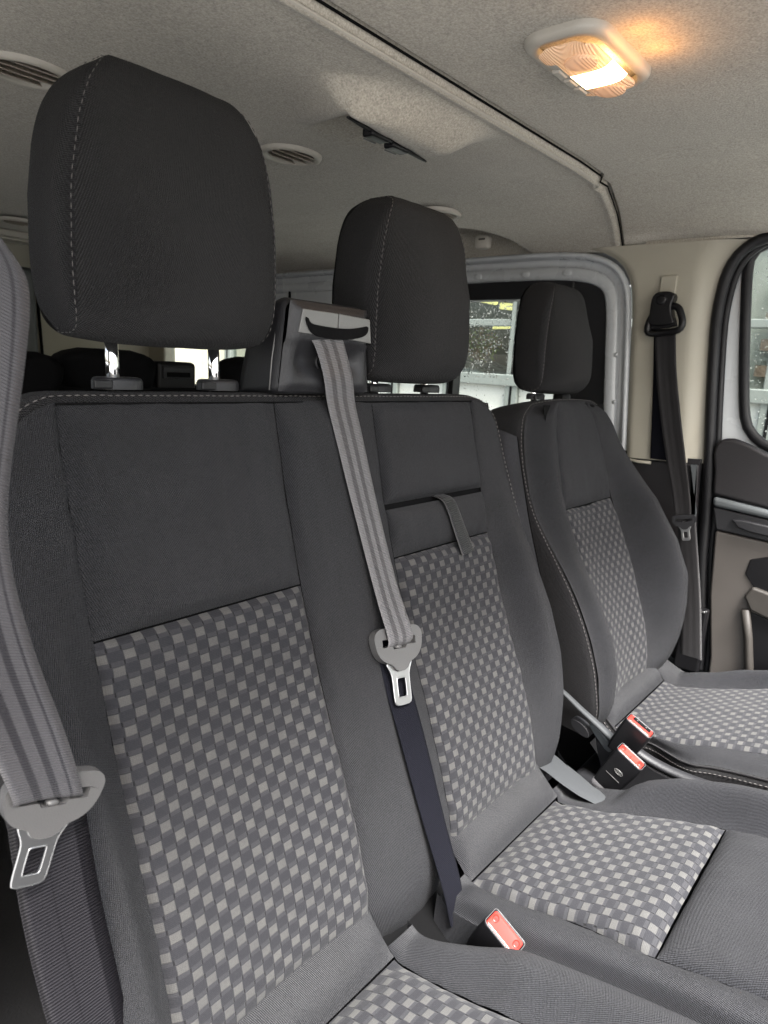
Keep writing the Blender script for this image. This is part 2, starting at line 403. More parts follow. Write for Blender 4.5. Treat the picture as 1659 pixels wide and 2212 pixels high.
def clus(n, k=.75):
    u = np.linspace(0, 1, n); return (1 - k) * u + k * (.5 - .5 * np.cos(math.pi * u))
def panel(name, S, x0, x1, t0, t1, H, mat, parent, nx=26, ntt=34, e=.007, sink=.005, extra=None, wr=.0006, k=.85, uvo=(0, 0)):
    U = clus(nx, k); T = clus(ntt, k); V = []; UV = []
    for tv in T:
        t = t0 + (t1 - t0) * tv; a, b = val(x0, t), val(x1, t)
        for uu in U:
            x = a + (b - a) * uu; dx = min(x - a, b - x); dt = min(t - t0, t1 - t)
            o = -sink + (H + sink) * (1 - math.exp(-max(dx, 0) / e)) * (1 - math.exp(-max(dt, 0) / e))
            if extra: o += extra((x - a) / (b - a), (t - t0) / (t1 - t0), x, t)
            o += wr * noise.noise(Vector((x * 22, t * 16, H * 99))) * 2.6 + .0042 * math.exp(-min(dx, dt) / .016) * (1 - math.exp(-min(dx, dt) / .004)) * noise.noise(Vector((x * 55, t * 55, 1.7))) + .0012 * noise.noise(Vector((x * 48 + 7, t * 9, 5)))
            V.append(S(x, t, o)); UV.append((x + uvo[0], t + uvo[1]))
    return recalc(mesh(name, V, grid_faces(nx, ntt), mat, parent, uv=UV))
def edge_grid(name, S, fx, t0, t1, foff, mat, parent, nx=26, ntt=60, kk=.5, wr=.0008):
    """bolster: fx(u,t)->x ; foff(u,t)->offset"""
    U = clus(nx, kk); V = []; UV = []
    for j in range(ntt):
        q = j / (ntt - 1); t = t0 + (t1 - t0) * (q * (1 - .35) + .35 * q * q)
        arc = 0; px = None
        for u in U:
            x = fx(u, t); o = foff(u, t) + wr * 2.6 * noise.noise(Vector((x * 18, t * 14, 3.3))) + .003 * math.exp(-u * 9) * noise.noise(Vector((x * 30, t * 60, 1.3)))
            p = S(x, t, o); V.append(p)
            if px is not None: arc += math.dist(p, px)
            px = p; UV.append((arc, t))
    return recalc(mesh(name, V, grid_faces(nx, ntt), mat, parent, uv=UV))
def gusset(name, S, outline, prof, mat, parent, n=160, it=2, cl=False):
    """side band: outline (x,t,off) polyline, prof list of (outward, backward)"""
    P = smooth_path(outline, n, it); V = []; UV = []; acc = 0; out = []
    pr = smooth_path(prof, 18, 2)
    for i in range(n):
        T = P[min(i + 1, n - 1)] - P[max(i - 1, 0)]; nx_, nt_ = T[1], -T[0]; l = math.hypot(nx_, nt_) + 1e-9; nx_ /= l; nt_ /= l
        if i: acc += np.linalg.norm(P[i, :2] - P[i - 1, :2])
        for k, (o, b) in enumerate(pr):
            V.append(S(P[i, 0] + nx_ * o, P[i, 1] + nt_ * o, P[i, 2] - b)); UV.append((acc, k * .006))
        out.append((P[i], nx_, nt_))
    return recalc(mesh(name, V, grid_faces(len(pr), n), mat, parent, uv=UV)), out
def line_on(S, out, o, b):
    return [S(p[0] + nx_ * o, p[1] + nt_ * o, p[2] - b) for p, nx_, nt_ in out]
def smooth01(x, a, b):
    t = min(max((x - a) / (b - a), 0), 1); return t * t * (3 - 2 * t)
def interp(xs, ys):
    return lambda t: float(np.interp(t, xs, ys))

# ================================================================ the setting
struct(box('ground', (-60, -60, -1.9), (60, 60, -1.55), plastic('wet_asphalt', (.16, .16, .16), .5, grain=30, gd=.004)))
struct(box('van_floor', (.02, -1.9, -1.20), (1.78, 3.0, -1.12), 'floor'))

# ceiling: two moulded liners. cross-section runs along X, rolls down at the far side
def ceil_z(x):
    return float(np.interp(x, [-.1, .05, .15, 1.30, 1.42, 1.50, 1.58, 1.66, 1.72, 1.77], [.30, .37, .40, .402, .398, .388, .374, .355, .335, .318]))
def hump(x, y):
    # moulded console behind the seam, its open mouth facing the rear
    yr = .742 + .03 * (x - .765) / .24
    q = min(max((yr - y) / .09, 0), 1); xl = .745 + .045 * q
    fx = smooth01(x, xl, xl + .028 + .15 * q) * (1 - smooth01(x, .97, 1.09))
    fy = smooth01(y, .652, .735) * (1 - smooth01(y, yr, yr + .035))
    A = (.768, .742); B = (.862, .930)
    dx, dy = B[0] - A[0], B[1] - A[1]; L2 = dx * dx + dy * dy
    k = ((x - A[0]) * dx + (y - A[1]) * dy) / L2; kk = min(max(k, 0), 1)
    px, py = A[0] + kk * dx, A[1] + kk * dy; d = math.hypot(x - px, y - py)
    side = (x - A[0]) * dy - (y - A[1]) * dx
    ridge = .9 * (1 - kk) ** .9 * math.exp(-(d / (.014 if side > 0 else .034)) ** 2) * smooth01(k, -.10, .08)
    scoop = smooth01(side, .0, .006) * smooth01(y, yr + .01, yr + .05) * (1 - smooth01(y, .84, .96)) * (1 - smooth01(x, .92, 1.06)) if side > 0 else 0
    return -.046 * max(fx * fy, ridge) + .034 * scoop
def liner(name, xs, ys, zf, mat='felt'):
    V = []; UV = []
    for y in ys:
        for x in xs: V.append((x, y, zf(x, y))); UV.append((x, y))
    o = mesh(name, V, grid_faces(len(xs), len(ys), flip=True), mat, uv=UV); return struct(o)
def seam_y(x): return float(np.interp(x, [-.1, 1.40, 1.425, 1.45, 1.6, 1.75], [.64, .64, .655, .648, .682, .722]))
xs = np.unique(np.r_[np.linspace(-.1, .6, 16), np.linspace(.6, 1.12, 90), np.linspace(1.12, 1.75, 60)])
def zf_front(x, y):
    z = ceil_z(x) + .004
    e = abs(y - seam_y(x)); z += .010 * math.exp(-(e / .003) ** 2)
    # shallow moulding towards the door opening
    z -= .010 * smooth01(x, 1.35, 1.6) * (1 - smooth01(y, .2, .5))
    # recess lip round the lamp
    return z
ysf = np.r_[np.linspace(-1.6, -.1, 18), np.linspace(-.05, .60, 40), np.linspace(.605, .64, 10)]
V = []; UV = []; n = 70
for j in range(n):
    q = j / (n - 1)
    for x in xs:
        y = .0 + (seam_y(x) - .002 - .0) * (1 - (1 - q) ** 1.8)
        V.append((x, y, zf_front(x, y))); UV.append((x, y))
struct(mesh('front_ceiling', V, grid_faces(len(xs), n, flip=True), 'felt', uv=UV))
def recess(x, y):
    # pocket in the ceiling side above the sliding door
    e = ((y - 1.19) / .205) ** 2 + ((x - 1.76) / .20) ** 2
    return .075 * smooth01(1.08 - e, 0, .06)
V = []; UV = []; n = 170
xr = np.unique(np.r_[xs[xs < 1.45], np.linspace(1.45, 1.75, 80)])
for j in range(n):
    q = j / (n - 1); s = (q * .55 + .45 * q ** 3)
    for x in xr:
        y0 = seam_y(x) + .001; y = y0 + (2.95 - y0) * s; b = y - y0
        z = ceil_z(x) - .004 - .007 * math.exp(-((b - .010) / .009) ** 2) + .02 * math.exp(-(b / .003) ** 2)
        z += hump(x, y) + recess(x, y) - .004 * math.sin(y * 2.1)
        V.append((x, y, z)); UV.append((x, y))
struct(mesh('rear_ceiling', V, grid_faces(len(xr), n, flip=True), 'felt', uv=UV))
# light piping bead on the rear liner's edge
P = [(x, seam_y(x) + .012, ceil_z(x) - .010) for x in np.linspace(-.1, 1.405, 40)] + [(1.425, .662, ceil_z(1.42) - .010)]
o = tube('ceiling_seam_bead', P, .0075, 'bezel', ns=10, sc2=.42); struct(o)
P = [(x, seam_y(x) + .010, ceil_z(x) - .007) for x in np.linspace(1.445, 1.748, 20)]
struct(tube('ceiling_side_bead', P, .007, 'felt', ns=8, sc2=.6))
P = [(x, seam_y(x) - .0015, ceil_z(x) + .0005) for x in np.linspace(-.1, 1.40, 60)] + [(1.424, .652, .396), (1.45, .646, .392)] + [(x, seam_y(x) - .001, ceil_z(x) - .002) for x in np.linspace(1.47, 1.75, 16)]
struct(tube('ceiling_joint', P, .0018, 'seamdark', ns=6))
# outer roof keeps daylight out
struct(box('roof', (-.12, -.01, .46), (1.82, 3.0, .50), 'paint'))
struct(box('body_side', (1.805, .50, .24), (1.84, 3.0, .459), 'paint')); struct(box('body_side_front', (1.805, -.9, .375), (1.84, .499, .459), 'paint'))
struct(box('door_pillar_body', (1.778, .36, -1.2), (1.80, .489, -.185), 'rubber'))
struct(box('pillar_body', (1.762, .49, -1.2), (1.80, .625, .45), 'rubber'))
struct(box('roof_rail', (1.740, -.9, .326), (1.80, .66, .45), 'felt')); struct(box('roof_rail_rear', (1.776, .60, .322), (1.80, 2.95, .45), 'felt'))

# console mouth and its two black latches
t = thing('roof_belt_console', 'black slotted latch pair in the mouth of the ceiling hump behind the seam', 'latch', (.87, .75, .36))
slotP = [(x, .742 + .13 * (x - .765) + .013, ceil_z(x) - .004 - .046 * .93 - .0035) for x in np.linspace(.775, 1.005, 30)]
tube('slot_lip', slotP, [.0042 * math.sin(math.pi * (.08 + .84 * k / 29)) ** .6 for k in range(30)], 'blk', t, ns=8)
for x0 in (.832, .892):
    l = box('latch', (x0, .757 + (x0 - .83) * .13, .343), (x0 + .044, .780 + (x0 - .83) * .13, .357), 'blk', t, .004)
    box('latch_edge', (x0 + .008, .7815 + (x0 - .83) * .13, .3425), (x0 + .036, .7835 + (x0 - .83) * .13, .3448), 'plate', l, .0006)

# ---------------------------------------------------------------- dome lamp
def rrect(a, b, r, n=8, cx=0, cy=0):
    P = []
    for sx, sy, a0 in ((1, 1, 0), (-1, 1, 90), (-1, -1, 180), (1, -1, 270)):
        for k in range(n + 1):
            an = R_(a0 + 90 * k / n); P.append((cx + sx * (a - r) + r * math.cos(an), cy + sy * (b - r) + r * math.sin(an)))
    return P
def ring_loft(name, loops, mat, parent=None, cap=True, local=False):
    n = len(loops[0]); V = [p for L in loops for p in L]; F = []
    for j in range(len(loops) - 1):
        for i in range(n): F.append((j * n + i, j * n + (i + 1) % n, (j + 1) * n + (i + 1) % n, (j + 1) * n + i))
    if cap: F.append(tuple((len(loops) - 1) * n + i for i in range(n)))
    return recalc(mesh(name, V, F, mat, parent, local=local))
LX, LY, LZ = .902, .447, .402
t = thing('ceiling_lamp', 'lit warm dome lamp in a beige rounded bezel on the front ceiling', 'lamp', (LX, LY, LZ))
def lp(a, b, r, z, dx=0, dy=0): return [(LX + x + dx, LY + y + dy, LZ + z) for x, y in rrect(a, b, r)]
ring_loft('bezel', [lp(.098, .055, .034, .004), lp(.098, .055, .034, -.002), lp(.096, .053, .033, -.006), lp(.092, .049, .031, -.0085), lp(.086, .042, .027, -.009), lp(.083, .039, .025, -.006), lp(.083, .039, .025, .0)], 'bezel', t, cap=False)
# clear lens in three zones, bulging down
def lens_patch(name, x0, x1, y0, y1, mat, nx=18, ny=12, th=.0):
    V = []; UV = []
    def inx(x, y):
        r = .024; ax, ay = .082, .038
        yy = max(-ay, min(ay, y)); xx = max(-ax, min(ax, x)); dx = abs(xx) - (ax - r); dy = abs(yy) - (ay - r)
        if dx > 0 and dy > 0:
            l = math.hypot(dx, dy)
            if l > r: k = r / l; xx = math.copysign(ax - r + dx * k, xx); yy = math.copysign(ay - r + dy * k, yy)
        return xx, yy
    for j in range(ny):
        for i in range(nx):
            x, y = inx(x0 + (x1 - x0) * i / (nx - 1), y0 + (y1 - y0) * j / (ny - 1))
            e = 1 - max(abs(x) / .083, 0) ** 4; e2 = 1 - abs(y / .039) ** 4
            V.append((LX + x, LY + y, LZ - .009 - .012 * max(0, e) ** .5 * max(0, e2) ** .5 - th)); UV.append((x, y))
    return recalc(mesh(name, V, grid_faces(nx, ny), mat, t, uv=UV))
lens = lens_patch('clear_lens', -.082, -.014, -.038, .018, 'lens'); lens_patch('clear_lens', .036, .082, -.038, .018, 'lens'); lens_patch('clear_lens', .0525, .082, .0182, .038, 'lens'); lens_patch('clear_lens', -.082, -.052, .018, .038, 'lens')
lens_patch('lit_lens', -.0135, .0355, -.038, .018, 'glow')
lens_patch('switch_strip', -.052, .052, .0182, .038, 'bezel')
for x0 in (-.038, -.006, .024):
    box('switch_button', (LX + x0, LY + .021, LZ - .0225), (LX + x0 + .026, LY + .033, LZ - .014), 'bezel', t, .003)
V = []; loops = []
for r, z in ((.021, -.016), (.021, -.0215), (.019, -.0225), (.006, -.0228)): loops.append([(LX - .042 + r * math.cos(a), LY - .010 + r * math.sin(a), LZ + z) for a in np.linspace(0, 2 * math.pi, 25)[:-1]])
ring_loft('round_reading_lens', loops, M['lens'], t)
loops = [[(x + .100, y + .004, z + (.001 if 1 else 0)) for x, y, z in L] for L in loops]
ring_loft('round_reading_lens', loops, M['lens'], t)
for bx_, by_ in ((-.035, -.078), (.02, -.078)):
    pl = bpy.data.lights.new('bulb', 'POINT'); pl.energy = .022; pl.color = (1, .42, .10); pl.shadow_soft_size = .02
    po = bpy.data.objects.new('bulb', pl); C.objects.link(po); po.location = (bx_, by_, -.024); po.parent = t

# ---------------------------------------------------------------- round vents
def vent(x, y, z, r, label, tilt=0, sc_=1):
    t = thing('ceiling_vent', label, 'vent', (x, y, z), 'round air vents in the rear ceiling')
    loops = []
    for rr, zz in ((1.0, .003), (1.0, -.003), (.96, -.0075), (.88, -.009), (.80, -.0075), (.75, -.003), (.74, .004), (.70, .004)):
        loops.append([(rr * r * math.cos(a), rr * r * math.sin(a) * .86, zz) for a in np.linspace(0, 2 * math.pi, 41)[:-1]])
    ring_loft('ring', loops, 'bezel', t, cap=False, local=True)
    ring_loft('bowl', [[(.71 * r * math.cos(a), .71 * r * math.sin(a) * .86, .001) for a in np.linspace(0, 2 * math.pi, 33)[:-1]]], M['ventdark'], t, local=True)
    for k in range(4):
        yy = (-.46 + .30 * k) * r; hw = math.sqrt(max(1e-5, .70 ** 2 * r * r - (yy / .86) ** 2))
        box('louvre', (-hw, yy - .008, -.0045), (hw, yy + .008, -.0030), M['bezelbrown'], t, .0005, local=True, rot=Matrix.Rotation(R_(38), 3, 'X'))
    return t
vent(.957, 1.083, .394, .064, 'round louvred vent left of the hump, between the two nearer headrests')
vent(.482, 1.128, .394, .066, 'round louvred vent beside the nearest headrest, at the left edge')
vent(1.462, 1.088, .384, .060, 'round louvred vent just above the second headrest, by the coat hook')
vent(.985, 2.43, .392, .060, 'small distant round vent at the left edge, furthest to the rear')
t = thing('rear_lamp', 'small pale rectangular ceiling lamp below the distant vent', 'lamp', (1.115, 2.74, .39))
box('lamp_base', (1.0, 2.68, .374), (1.17, 2.80, .400), 'bezel', t, .008); box('lamp_lens', (1.02, 2.70, .366), (1.15, 2.78, .376), 'bezel', t, .006)

# coat hook in the pocket
t = thing('coat_hook', 'small beige coat hook in the dark pocket above the sliding door', 'hook', (1.69, 1.10, .355))
ring_loft('hook_base', [[(1.695 - dx, 1.100 + a, .352 + b) for a, b in rrect(.024 * k, .019 * k, .012 * k)] for dx, k in ((0, 1), (.008, 1), (.014, .9), (.016, .8))], 'bezel', t)
box('hook_slot', (1.676, 1.088, .356), (1.684, 1.108, .361), M['ventdark'], t, .001)

# ---------------------------------------------------------------- far side of the van: pillar, sliding door, front door
def PX(x): return lambda a, b, d: (x + d, a, b)
inner = [(.80, .322), (.745, .305), (.705, .278), (.682, .240), (.669, .185), (.660, .08), (.648, -.06), (.636, -.196)]
outer = [(.405, .322), (.440, .302), (.462, .270), (.472, .225), (.477, .149), (.468, .04), (.460, -.06), (.452, -.190)]
t = thing('pillar_trim', 'tall beige moulded pillar trim holding the belt loop beside the front door', 'trim', (1.74, .56, .05))
A = smooth_path(inner, 50, 2); B = smooth_path(outer, 50, 2); V = []; UV = []
for i in range(50):
    for k in range(25):
        u = k / 24; p = A[i] * (1 - u) + B[i] * u
        dx = .030 * smooth01(u, .70, 1.0) ** 1.5 + .012 * smooth01(1 - u, .93, 1.0)
        # central channel for the belt
        V.append((1.718 + dx + .012 * (p[1] / .33) * 0, p[0], p[1])); UV.append((p[0], p[1]))
recalc(mesh('trim_panel', V, grid_faces(25, 50), 'beige', t, uv=UV))
box('height_slider', (1.708, .563, .185), (1.7195, .601, .246), 'beige', t, .003)
plate('belt_slot', [(.555, .115), (.602, .115), (.563, -.19), (.512, -.19)], PX(1.7155), .004, 'blk', t)
box('trim_foot', (1.726, .455, -.215), (1.745, .645, -.180), 'darkpanel', t)
tp = tube('trim_lip', [(1.716, .640, -.199), (1.712, .60, -.202), (1.712, .565, -.201)], .004, 'beige', t)
plate('lower_pillar', [(.64, -.20), (.455, -.192), (.445, -.32), (.43, -.45), (.40, -.68), (.40, -1.1), (.75, -1.1), (.66, -.4)], PX(1.722), .03, 'darkpanel', t, .004)
plate('side_strip', [(.472, -.193), (.458, -.192), (.440, -.45), (.41, -.68), (.395, -.68), (.428, -.45), (.444, -.30)], PX(1.7155), .006, 'grey_pl', t)

# sliding door
t = thing('sliding_door', 'light grey painted sliding door with a dark framed side window behind the seats', 'door', (1.78, 1.4, -.1))
top_path = [(2.9, .300), (2.0, .306), (1.4, .313), (1.1, .316), (.90, .316), (.80, .308), (.735, .286), (.695, .245), (.679, .185), (.669, .08), (.655, -.06), (.642, -.20), (.63, -.5), (.62, -1.1)]
PP = smooth_path(top_path, 150, 3)
def band(name, prof, mat, parent, path=PP):
    """prof: (inward distance, x) pairs swept along path in the YZ plane"""
    V = []; n = len(path)
    for i in range(n):
        T = path[min(i + 1, n - 1)] - path[max(i - 1, 0)]; T = T / np.linalg.norm(T); N = np.array([-T[1], T[0]])
        if N[1] > 0 and i < n * .5: N = -N
        if i and N @ last < 0: N = -N
        last = N
        for a, x in prof: p = path[i] + N * a; V.append((x, p[0], p[1]))
    return recalc(mesh(name, V, grid_faces(len(prof), n), mat, parent))
band('frame_bead', [(-.006, 1.735), (-.004, 1.728), (.002, 1.724), (.008, 1.728), (.011, 1.738), (.012, 1.75)], 'paint', t)
band('frame_channel', [(.011, 1.748), (.016, 1.752), (.028, 1.752), (.031, 1.744), (.034, 1.738), (.060, 1.738), (.064, 1.744), (.065, 1.76)], 'paint', t)
for y in (1.30, 1.14, .985, .86):
    ring_loft('weld_dimple', [[(1.738 - dx, y + r * 1.5 * math.cos(a), .268 + r * math.sin(a)) for a in np.linspace(0, 2 * math.pi, 13)[:-1]] for r, dx in ((.011, -.001), (.008, .0025), (.004, .003))], 'paint', t)
for y, z in ((.699, .06), (.688, -.06), (.680, -.15)):
    ring_loft('plug', [[(1.737 - dx, y + r * math.cos(a), z + r * math.sin(a)) for a in np.linspace(0, 2 * math.pi, 13)[:-1]] for r, dx in ((.006, -.001), (.005, .002))], 'paint', t)
# dark surround with two panes
def yz_frame(name, o, h, x0, th, mat, parent, bv=.003): return plate(name, o, PX(x0), th, mat, parent, bv, holes=h)
def rr_yz(y0, y1, z0, z1, r, n=7): return rrect((y1 - y0) / 2, (z1 - z0) / 2, r, n, (y0 + y1) / 2, (z0 + z1) / 2)
fo = []
of = rr_yz(.735, 2.86, -.30, .252, .11, 12); hf = rr_yz(.87, 1.205, -.128, .203, .012, 12)
box('window_header', (1.748, .84, .203), (1.80, 2.9, .262), 'rubber', t, .006)
plate('window_front_surround', [(.87, .262), (.80, .250), (.745, .215), (.722, .165), (.712, .08), (.700, -.06), (.688, -.20), (.68, -.34), (.87, -.34)], PX(1.750), .04, 'rubber', t, .004)
box('window_sill', (1.745, .86, -.34), (1.80, 2.9, -.128), 'rubber', t, .005)
box('sill_seal', (1.738, .86, -.131), (1.750, 2.9, -.1245), 'grey_pl', t, .0015)
box('window_divider', (1.75, 1.208, -.13), (1.79, 1.226, .205), 'rubber', t, .002)
box('window_rear_post', (1.745, 1.74, -.13), (1.80, 2.08, .305), 'paint', t, .01)
box('post_slot', (1.738, 1.955, .215), (1.747, 1.965, .250), 'seamdark', t, .001)
box('slot_pad', (1.742, 1.93, .20), (1.7462, 1.99, .262), 'paint', t, .004)
box('door_skin', (1.79, .62, -1.2), (1.82, 2.95, -.2), 'paint', t)
def pane(y0, y1, z0, z1, parent, n, name='pane', x=1.775):
    p = box(name, (x, y0, z0), (x + .004, y1, z1), 'glass', parent)
    V = []; F = []
    for _ in range(n):
        y, z = random.uniform(y0, y1), random.uniform(z0, z1); 
        if noise.noise(Vector((y * 9, z * 9, 2))) < -.35 or (z < -.02 and random.random() < .86): continue
        r = random.uniform(.0008, .0020) if random.random() < .85 else random.uniform(.002, .003); st = random.uniform(.9, 1.3); b = len(V)
        for k in range(6):
            a = k * math.pi / 3; V.append((x + .0045, y + r * math.cos(a), z + r * st * math.sin(a)))
        for k in range(6):
            a = k * math.pi / 3 + .5; V.append((x + .0045 + r * .55, y + .6 * r * math.cos(a), z + .6 * r * st * math.sin(a)))
        V.append((x + .0045 + r * .8, y, z))
        for k in range(6):
            k2 = (k + 1) % 6; F += [(b + k, b + k2, b + 6 + k2, b + 6 + k), (b + 6 + k, b + 6 + k2, b + 12)]
        F.append(tuple(b + k for k in range(6))[::-1])
    if F:
        q = recalc(mesh('raindrops', V, F, 'drop', p)); q['kind'] = 'stuff'
    return p
pane(.868, 1.209, -.13, .205, t, 2600); pane(1.225, 1.745, -.13, .205, t, 500)

t = thing('rear_side_panel', 'beige rear side wall with a wide window onto the cream building', 'panel', (1.78, 2.4, 0))
box('upper_trim', (1.74, 2.08, .13), (1.80, 2.95, .31), 'beige', t, .01); box('lower_trim', (1.74, 2.08, -1.1), (1.80, 2.95, -.16), 'greypanel', t, .01)
box('rear_post', (1.74, 2.80, -.17), (1.80, 2.95, .14), 'beige', t, .01)
pane(2.08, 2.81, -.165, .135, t, 150)
t = thing('rear_door', 'beige and grey rear door trim seen below the nearest headrest', 'door', (1.2, 2.95, 0))
box('upper_trim', (.1, 2.93, -.045), (1.80, 2.99, .42), 'beige', t, .008); box('lower_trim', (.1, 2.925, -1.1), (1.80, 2.99, -.048), 'greypanel', t, .008)
tube('trim_joint', [(1.235, 2.92, .42), (1.25, 2.92, 0), (1.262, 2.92, -.3)], .006, 'seamdark', t)
box('pale_post', (1.06, 2.88, -.10), (1.225, 2.925, .30), 'grey_pl', t, .02)

# front door
t = thing('front_door', 'front door with a rain-spotted window, dark upper trim and grey-brown lower trim', 'door', (1.79, .1, -.1))
seal = [(-.9, .338), (.10, .336), (.30, .335), (.393, .326), (.436, .303), (.459, .268), (.468, .225), (.472, .149), (.462, .04), (.452, -.06), (.440, -.16), (.426, -.28), (.42, -.40), (.408, -.5), (.386, -.65), (.37, -1.0)]
SP = smooth_path(seal, 140, 2)
tube('door_seal', [(1.742, y, z) for y, z in SP], .013, 'rubber', t, ns=10)
tube('seal_lip', [(1.752, y - .016, z - .004) for y, z in SP[30:]], .008, 'rubber', t, ns=8)
win = smooth_path([(-.9, .318), (.20, .320), (.36, .320), (.408, .314), (.428, .292), (.431, .262), (.418, .15), (.401, .022), (.386, -.07), (.370, -.106), (.330, -.138), (.2, -.165), (-.3, -.20), (-.9, -.22)], 120, 2)
wout = smooth_path([(-.9, .37), (.20, .36), (.40, .352), (.452, .338), (.478, .305), (.482, .262), (.476, .15), (.465, .022), (.455, -.07), (.445, -.13), (.43, -.19), (.3, -.20), (-.3, -.24), (-.9, -.26)], 120, 2)
V = [(1.765, *p) for p in wout] + [(1.775, *p) for p in win]; F = [(i, i + 1, 121 + i, 120 + i) for i in range(119)]
recalc(mesh('window_frame', V, F, 'paint', t))
tube('window_seal', [(1.768, y - .002, z) for y, z in win], .010, 'rubber', t, ns=10, sc2=1.2)
g = plate('glass', [tuple(p) for p in win], PX(1.785), .004, 'glass', t)
V = []; F = []
for _ in range(500):
    y = random.uniform(.2, .43); z = random.uniform(-.13, .31)
    if y > np.interp(z, [-.14, -.07, .02, .26, .31], [.32, .37, .39, .42, .38]): continue
    r = random.uniform(.0008, .0018) * (1.4 if z < 0 else 1); b = len(V)
    for k in range(6): a = k * math.pi / 3; V.append((1.7895, y + r * math.cos(a), z + r * 1.2 * math.sin(a)))
    V.append((1.7895 + r * .7, y, z))
    F += [(b + k, b + (k + 1) % 6, b + 6) for k in range(6)] + [tuple(b + k for k in range(6))[::-1]]
q = recalc(mesh('raindrops', V, F, 'drop', g)); q['kind'] = 'stuff'
up = [(.428, -.16), (.425, -.138), (.412, -.124), (.39, -.122), (.36, -.130), (.30, -.155), (.2, -.178), (-.9, -.24), (-.9, -.33), (.29, -.272), (.415, -.258), (.420, -.20)]
plate('upper_trim', up, PX(1.722), .03, 'darkpanel', t, .008, seg=3)
plate('ledge', [(.412, -.262), (.29, -.274), (-.9, -.33), (-.9, -.37), (.285, -.294), (.408, -.285)], PX(1.712), .04, 'grey_pl', t, .009, seg=4)
plate('armrest_band', [(.408, -.287), (.285, -.296), (-.9, -.37), (-.9, -.44), (.283, -.346), (.394, -.340)], PX(1.718), .03, 'blk_soft', t, .004)
plate('pull_handle', smooth_path([(.370, -.303), (.284, -.308), (0, -.33), (0, -.36), (.283, -.332), (.330, -.330), (.352, -.322)], 30, 2, closed=True).tolist(), PX(1.706), .02, 'blk_soft', t, .004)
plate('lower_trim', [(.396, -.343), (.283, -.349), (-.9, -.445), (-.9, -1.1), (.345, -1.1), (.36, -.66), (.385, -.50)], PX(1.722), .03, 'greypanel', t, .006)
pocket = smooth_path([(.262, -.380), (.30, -.384), (.318, -.405), (.314, -.452), (.262, -.470), (-.2, -.52), (-.2, -.42)], 30, 2, closed=True).tolist()
plate('grab_recess', pocket, PX(1.7185), .012, M['blk'], t, .002)
plate('grab_handle', smooth_path([(.314, -.452), (.262, -.464), (-.2, -.51), (-.2, -.57), (.255, -.525), (.302, -.512)], 30, 2, closed=True).tolist(), PX(1.706), .02, 'midpanel', t, .006)
plate('storage_pocket', [(.298, -.518), (.252, -.527), (-.5, -.60), (-.5, -1.0), (.25, -1.0), (.268, -.63)], PX(1.7185), .012, M['blk'], t, .003)
tube('pocket_rim', [(1.714, .300, -.515), (1.714, .285, -.58), (1.714, .272, -.65), (1.714, .258, -.9)], .010, 'midpanel', t)
box('door_skin', (1.80, -.95, -1.25), (1.83, .47, -.24), 'paint', t)
box('sill_body', (1.735, -1.6, -1.2), (1.78, .62, -.9), 'darkpanel', t)
struct(box('cowl', (.02, -1.75, -1.15), (1.78, -1.45, -.45), 'blk_soft'))

